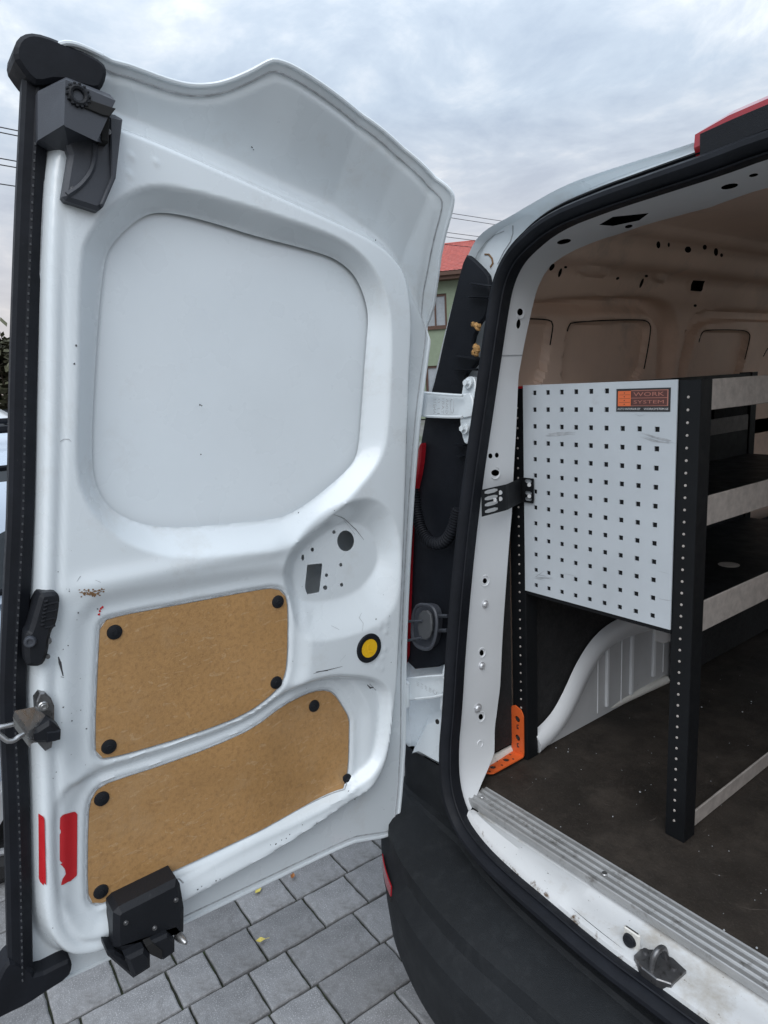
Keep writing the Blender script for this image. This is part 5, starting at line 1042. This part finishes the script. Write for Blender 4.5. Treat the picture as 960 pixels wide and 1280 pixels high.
# ================================================================== NEIGHBOURING CARS
def make_car(name, loc, rotz, H, Lh, paint, label):
    r = root(name, (0, 0, 0), label, 'car', 'parked cars'); W2 = .88
    # length along +y from 0 (tail) to Lh; half section (x, z)
    def secn(y, top):
        t = y / Lh; w = W2 * (1 - .10 * (2 * t - 1) ** 4 - .03); zb = .24 + .06 * (abs(2 * t - 1) ** 6); sh = min(top, .98)
        pts = [(w * .80, zb), (w * .96, zb + .08), (w, .55), (w * .985, .72), (w * .95, sh - .06), (w * .86, sh), (w * .5, sh + .02), (0, sh + .03)]
        return [(x, y, z) for x, z in pts] + [(-x, y, z) for x, z in pts[-2::-1]]
    tops = [(.0, .82), (.04, .93), (.2, .98), (1.0, .98), (2.4, .98), (3.0, .96), (3.6, .86), (Lh - .15, .74), (Lh, .55)]
    b_ = MB().loft([secn(y, z) for y, z in tops], True, True, True, True); body = b_.build('body', paint, r, sharp=35)
    def gsec(y, h, s=1.0):
        w0, w1 = W2 * .93, W2 * .74
        pts = [(w0, .95), (w0 * .5 + w1 * .5 + .02, .95 + (h - .95) * .55), (w1, h - .05), (w1 * .85, h), (0, h + .02)]
        return [(x, y, z) for x, z in pts] + [(-x, y, z) for x, z in pts[-2::-1]]
    gl_ = MB().loft([[(p[0] * .95, .10, .93) for p in gsec(.1, H)], gsec(.38, H * .97), gsec(.7, H), gsec(1.6, H), gsec(2.0, H * .985), [(p[0] * .95, 2.95, .94) for p in gsec(2.9, H)]], True, False, False, True); gl_.build('roof', paint, r, sharp=35)
    def onside(y, f, s, d=.006):
        w0, w1 = W2 * .93, W2 * .74; z = .95 + (H - .05 - .95) * f; mid = w0 * .5 + w1 * .5 + .02
        x = np.interp(f, [0, .55, 1], [w0, mid, w1]); return (s * (x + d), y, z)
    for s in (-1, 1):
        for y0, y1, a0, a1 in ((.42, 1.02, .5, .0), (1.08, 1.52, 0, 0), (1.58, 2.42, 0, .55)):
            P = [onside(y0 + a0 * .1, .08, s), onside(y1 + a1 * .35, .08, s), onside(y1 - a1 * .05, .55, s, .008), onside(y1 - a1 * .5, .9, s), onside(y0 + a0 * .45, .9, s), onside(y0 + a0 * .28, .55, s, .008)]
            w_ = MB().loft([P, [(p[0] - s * .02, p[1], p[2]) for p in P]], True, True, True); wo = w_.build('window', 'car_glass', r)
            MB().tube(P + P[:2], .011, 6, False).build('window_frame', 'trim_plastic', wo)
        h_ = MB(); h_.box((s * W2 * .985, 1.35, .84), (s * (W2 * .985 + .03), 1.5, .865), .008); h_.build('door_handle', paint, r)
        mrr = MB(); mrr.loft([[(s * (W2 + .02 + .17 * f), 2.38 + dy, 1.0 + dz * k) for dy, dz in ((-.05, -.07), (.05, -.06), (.07, .03), (-.04, .08))] for f, k in ((0, .6), (.3, 1), (.8, 1), (1, .7))], True, True, True); mrr.build('wing_mirror', 'black_plastic', r)
        tl = MB(); tl.loft([[(s * W2 * a, y, z) for z in (.70, .92)] for a, y in ((.62, .012), (.86, .03), (.93, .16))], False); tl.build('tail_lamp', 'red_lens', r)
        hd_ = MB(); hd_.loft([[(s * W2 * a, y, z) for z in (.62, .74)] for a, y in ((.5, Lh - .02), (.82, Lh - .1), (.9, Lh - .3))], False); hd_.build('headlight', 'house_glass', r)
        for y in (.78, Lh - .82):
            wh = MB(); c = (s * (W2 - .10), y, .305); ax = (s, 0, 0); wh.ring((s * (W2 - .09), y, .305), ax, .255, .07, 36, 10, 1.25); wo = wh.build('wheel', 'tyre', r)
            hp_ = MB().disc((s * (W2 - .095), y, .305), ax, .44, .44, .006, 36); hp_.build('wheel_well', 'shadow_hole', r)
            rm = MB(); rm.ring((s * (W2 - .035), y, .305), ax, .198, .013, 40, 8)
            rm.disc((s * (W2 - .06), y, .305), ax, .05, .035, .03, 18)
            for k in range(5):
                a = 2 * math.pi * k / 5 + .3; d = np.array([0, math.cos(a), math.sin(a)]); e = np.array([0, -math.sin(a), math.cos(a)]); o_ = np.array([s * (W2 - .05), y, .305])
                P0 = [o_ + d * .03 + e * .02, o_ + d * .195 + e * .014, o_ + d * .195 - e * .014, o_ + d * .03 - e * .02]; rm.loft([P0, [p + np.array([s * .018, 0, 0]) for p in P0]], True, True, True)
            rm.build('rim', 'alloy', wo)
    rr_ = MB()
    for s in (-1, 1): rr_.tube([(s * W2 * .70, y, H + .03) for y in (.6, .9, 1.5, 2.1)], .014, 6)
    rr_.build('roof_rail', 'trim_plastic', r)
    bm2 = MB(); bm2.box((-W2 * .8, -.05, .33), (W2 * .8, .06, .5), .03); bm2.build('bumper', 'bumper_plastic', r)
    r.location = loc; r.rotation_euler = (0, 0, rotz)
    return r
make_car('parked_car', (-2.22, -1.83, 0), .02, 1.475, 4.25, 'car_silver', 'silver blue estate car parked close behind the open door, alloy wheel showing by its edge')
make_car('parked_car', (-7.6, -2.2, 0), -.25, 1.62, 4.4, 'car_white', 'white car parked farther off, its roof showing above the silver car in front')

# ================================================================== HOUSE, HEDGE, WIRES
HS = root('house', (-21.5, 19.5, 0), 'two-storey green rendered house with red tiled roof seen past the door hinge', 'house')
# house axes: face towards the camera
cdir = np.array([-.726, .688]); 
fx = np.array([.80, .60]); fx /= np.hypot(*fx); fn_ = np.array([fx[1], -fx[0]])   # fx along the front, fn_ out of the front wall
def ray2(u, v, dist):
    d = ray(u, v); d = d / np.hypot(d[0], d[1]); return CAM + d * dist
o0 = ray2(592, 345, 29.0)[:2]; HW, HD = 13.0, 9.0
e_z = ray2(560, 345, 29)[2]; r_z = ray2(566, 301, 33)[2]
print('house eave, ridge', e_z, r_z)
def hp3(a, b, z): q = o0 + fx * (a - HW) - fn_ * b; return (q[0], q[1], z)       # a 0..HW left to right, b depth behind the front
wl = MB(); op = [(HW - 2.15 - 2.9 * k, HW - 1.15 - 2.9 * k, z, z + 1.35) for k in range(4) for z in (e_z - 2.0, e_z - 4.9)]
def wall_f(a0, a1, z0, z1): wl.add([hp3(a0, 0, z0), hp3(a1, 0, z0), hp3(a1, 0, z1), hp3(a0, 0, z1)], [(0, 1, 2, 3)])
as_ = sorted({0, HW} | {o[0] for o in op} | {o[1] for o in op}); zs_ = sorted({0, e_z} | {o[2] for o in op} | {o[3] for o in op})
for i in range(len(as_) - 1):
    for j in range(len(zs_) - 1):
        am, zm = (as_[i] + as_[i + 1]) / 2, (zs_[j] + zs_[j + 1]) / 2
        if not any(o[0] < am < o[1] and o[2] < zm < o[3] for o in op): wall_f(as_[i], as_[i + 1], zs_[j], zs_[j + 1])
for P in ([(HW, 0), (HW, HD)], [(HW, HD), (0, HD)], [(0, HD), (0, 0)]): wl.add([hp3(*P[0], 0), hp3(*P[1], 0), hp3(*P[1], e_z), hp3(*P[0], e_z)], [(0, 1, 2, 3)])
wl.build('wall', 'render_green', HS)
def hbox(mb, a0, a1, b0, b1, z0, z1):
    vs = [hp3(a, b, z) for z in (z0, z1) for a, b in ((a0, b0), (a1, b0), (a1, b1), (a0, b1))]; mb.add(vs, [(3, 2, 1, 0), (4, 5, 6, 7), (0, 1, 5, 4), (1, 2, 6, 5), (2, 3, 7, 6), (3, 0, 4, 7)])
for a0, a1, z0, z1 in op:
    f_ = MB(); w = .09
    for q in ((a0, a1, z0, z0 + w), (a0, a1, z1 - w, z1), (a0, a0 + w, z0 + w, z1 - w), (a1 - w, a1, z0 + w, z1 - w), ((a0 + a1) / 2 - .03, (a0 + a1) / 2 + .03, z0 + w, z1 - w)): hbox(f_, q[0], q[1], .05, .14, q[2], q[3])
    wn = f_.build('window', 'timber_brown', HS); g_ = MB(); hbox(g_, a0 + w, a1 - w, .1, .12, z0 + w, z1 - w); g_.build('pane', 'house_glass', wn)
    s_ = MB(); hbox(s_, a0 - .08, a1 + .08, -.08, .05, z0 - .07, z0 - .003); s_.build('sill', 'timber_brown', wn)
# hipped roof of corrugated tile courses
ov = .55; hipx = 4.2
rf = MB()
def roofpt(a, s, front=True):  # s 0 eave .. 1 ridge on front slope
    b = -ov + s * (HD / 2 + ov); z = e_z + .12 + s * (r_z - e_z - .12); return a, b, z
rows_n = 22; cn = 150
for j in range(rows_n):
    s0, s1 = j / rows_n, (j + 1) / rows_n
    l0, r0 = -ov + s0 * hipx, HW + ov - s0 * (ov + .55); l1, r1 = -ov + s1 * hipx, HW + ov - s1 * (ov + .55); lo_, hi_ = [], []
    for i in range(cn + 1):
        f = i / cn; wv_ = .014 * abs(math.sin(math.pi * f * cn / 2))
        a, b, z = roofpt(l0 + (r0 - l0) * f, s0); lo_.append(hp3(a, b, z + wv_ + .035)); a, b, z = roofpt(l1 + (r1 - l1) * f, s1); hi_.append(hp3(a, b, z + wv_ + .005))
    if j: rf.loft([prev_, lo_], False)
    rf.loft([lo_, hi_], False); prev_ = hi_
RFO = rf.build('roof', 'roof_tile', HS)
rs2 = MB(); zb_ = e_z + .1; ra, rb_ = (-ov + hipx, HW - .55), HD / 2
rs2.add([hp3(HW + ov, -ov, zb_), hp3(HW + ov, HD + ov, zb_), hp3(ra[1], rb_, r_z), hp3(-ov, -ov, zb_), hp3(-ov, HD + ov, zb_), hp3(ra[0], rb_, r_z)], [(0, 1, 2), (4, 3, 5), (1, 4, 5, 2)])
rs2.build('roof_hip', 'roof_tile', RFO)
rd = MB(); rd.tube([hp3(ra[0], rb_, r_z + .02), hp3(ra[1], rb_, r_z + .02), hp3(HW + ov, -ov, zb_ + .03)], .05, 8); rd.build('ridge_tile', 'roof_tile', RFO)
ev = MB(); hbox(ev, -ov, HW + ov, -ov + .02, HD + ov, e_z - .16, e_z + .09); hbox(ev, -ov - .02, HW + ov, -ov - .10, -ov + .02, e_z - .02, e_z + .12); ev.build('eave', 'timber_brown', HS)
# bare hedge far off on the left
HG = root('hedge', (-20, 2, 0), 'tall grey-brown bare hedge in the distance, left of the door', 'hedge')
hb2, hst = MB(), MB()
for k in range(24000):
    y = random.uniform(-6, 6); x = -21 + random.gauss(0, .9); top = 3.35 + .25 * math.sin(y * 1.7) + .2 * math.sin(y * 4.1 + 1) + .12 * math.sin(y * 9)
    z = top * (1 - random.random() ** 1.6 * .98); s = random.uniform(.1, .24); a, b = random.uniform(0, 6.28), random.uniform(-.8, .8)
    d = np.array([math.cos(a) * math.cos(b), math.sin(a) * math.cos(b), math.sin(b)]) * s; e_ = np.array([-math.sin(a), math.cos(a), random.uniform(-.5, .8)]) * s * .45; c = np.array([x, y, z]); hb2.add([c - d, c + e_, c + d, c - e_], [(0, 1, 2, 3)])
hb2.build('foliage', 'hedge_leaf', HG)
for k in range(240):
    y = random.uniform(-12, 9); x = -21 + random.gauss(0, .6); p = np.array([x, y, 0]); P = [p]
    for q in range(4): p = p + np.array([random.gauss(0, .12), random.gauss(0, .14), random.uniform(.55, .8)]); P.append(p)
    hst.tube(P, [.03, .025, .02, .012, .005], 4, False)
hst.build('stem', 'bark', HG)
# overhead wires between two poles
PL0, PL1 = np.array([-14.6, 2.2]), np.array([-19.2, 19.2]); wd_ = (PL1 - PL0) / np.hypot(*(PL1 - PL0)); wn_ = np.array([-wd_[1], wd_[0]])
def onv(u, v):
    d = ray(u, v); t = ((PL0 - CAM[:2]) @ wn_) / (d[:2] @ wn_); return CAM + t * d
SA, SB_ = -26.0, 46.0; ends = []
for l_, r_, lab in [((0, 159), (622, 275.5), 'topmost dark overhead wire crossing the sky behind the door'), ((0, 165.5), (614, 280), 'second dark overhead wire just under the topmost one'), ((0, 198), (600, 296), 'third overhead wire from the top in the sky left of the door'), ((0, 206), (596, 301), 'fourth overhead wire from the top, close under the third'), ((0, 230), (590, 309), 'lowest of the overhead wires, near the warm part of the sky')]:
    a, b = onv(*l_), onv(*r_); sa, sb_2 = (a[:2] - PL0) @ wd_, (b[:2] - PL0) @ wd_; P = []
    for k in range(25):
        s = SA + (SB_ - SA) * k / 24; z = a[2] + (b[2] - a[2]) * (s - sa) / (sb_2 - sa) + .0009 * (s - sa) * (s - sb_2); g = PL0 + wd_ * s; P.append((g[0], g[1], z))
    ends.append((P[0], P[-1])); o = MB().tube(P, .011, 5).build('overhead_wire', 'cable'); o['label'] = lab; o['category'] = 'wire'; o['group'] = 'overhead wires across the sky'
for k, lab in ((0, 'wooden pole carrying the overhead wires, out to the left of the parked cars'), (1, 'wooden pole carrying the overhead wires, out behind the van')):
    g = PL0 + wd_ * (SA if k == 0 else SB_); zt = max(e_[k][2] for e_ in ends) + .5
    pr_ = root('utility_pole', (g[0], g[1], 0), lab, 'pole', 'poles carrying the wires')
    MB().tube([(g[0], g[1], -.05), (g[0], g[1], zt)], [.14, .1], 10).build('pole', 'wood_pole', pr_)
    ca = MB()
    for e_ in ends: ca.box((g[0] - .35, g[1] - .05, e_[k][2] - .11), (g[0] + .35, g[1] + .05, e_[k][2] - .015))
    ca.build('crossarm', 'wood_pole', pr_)
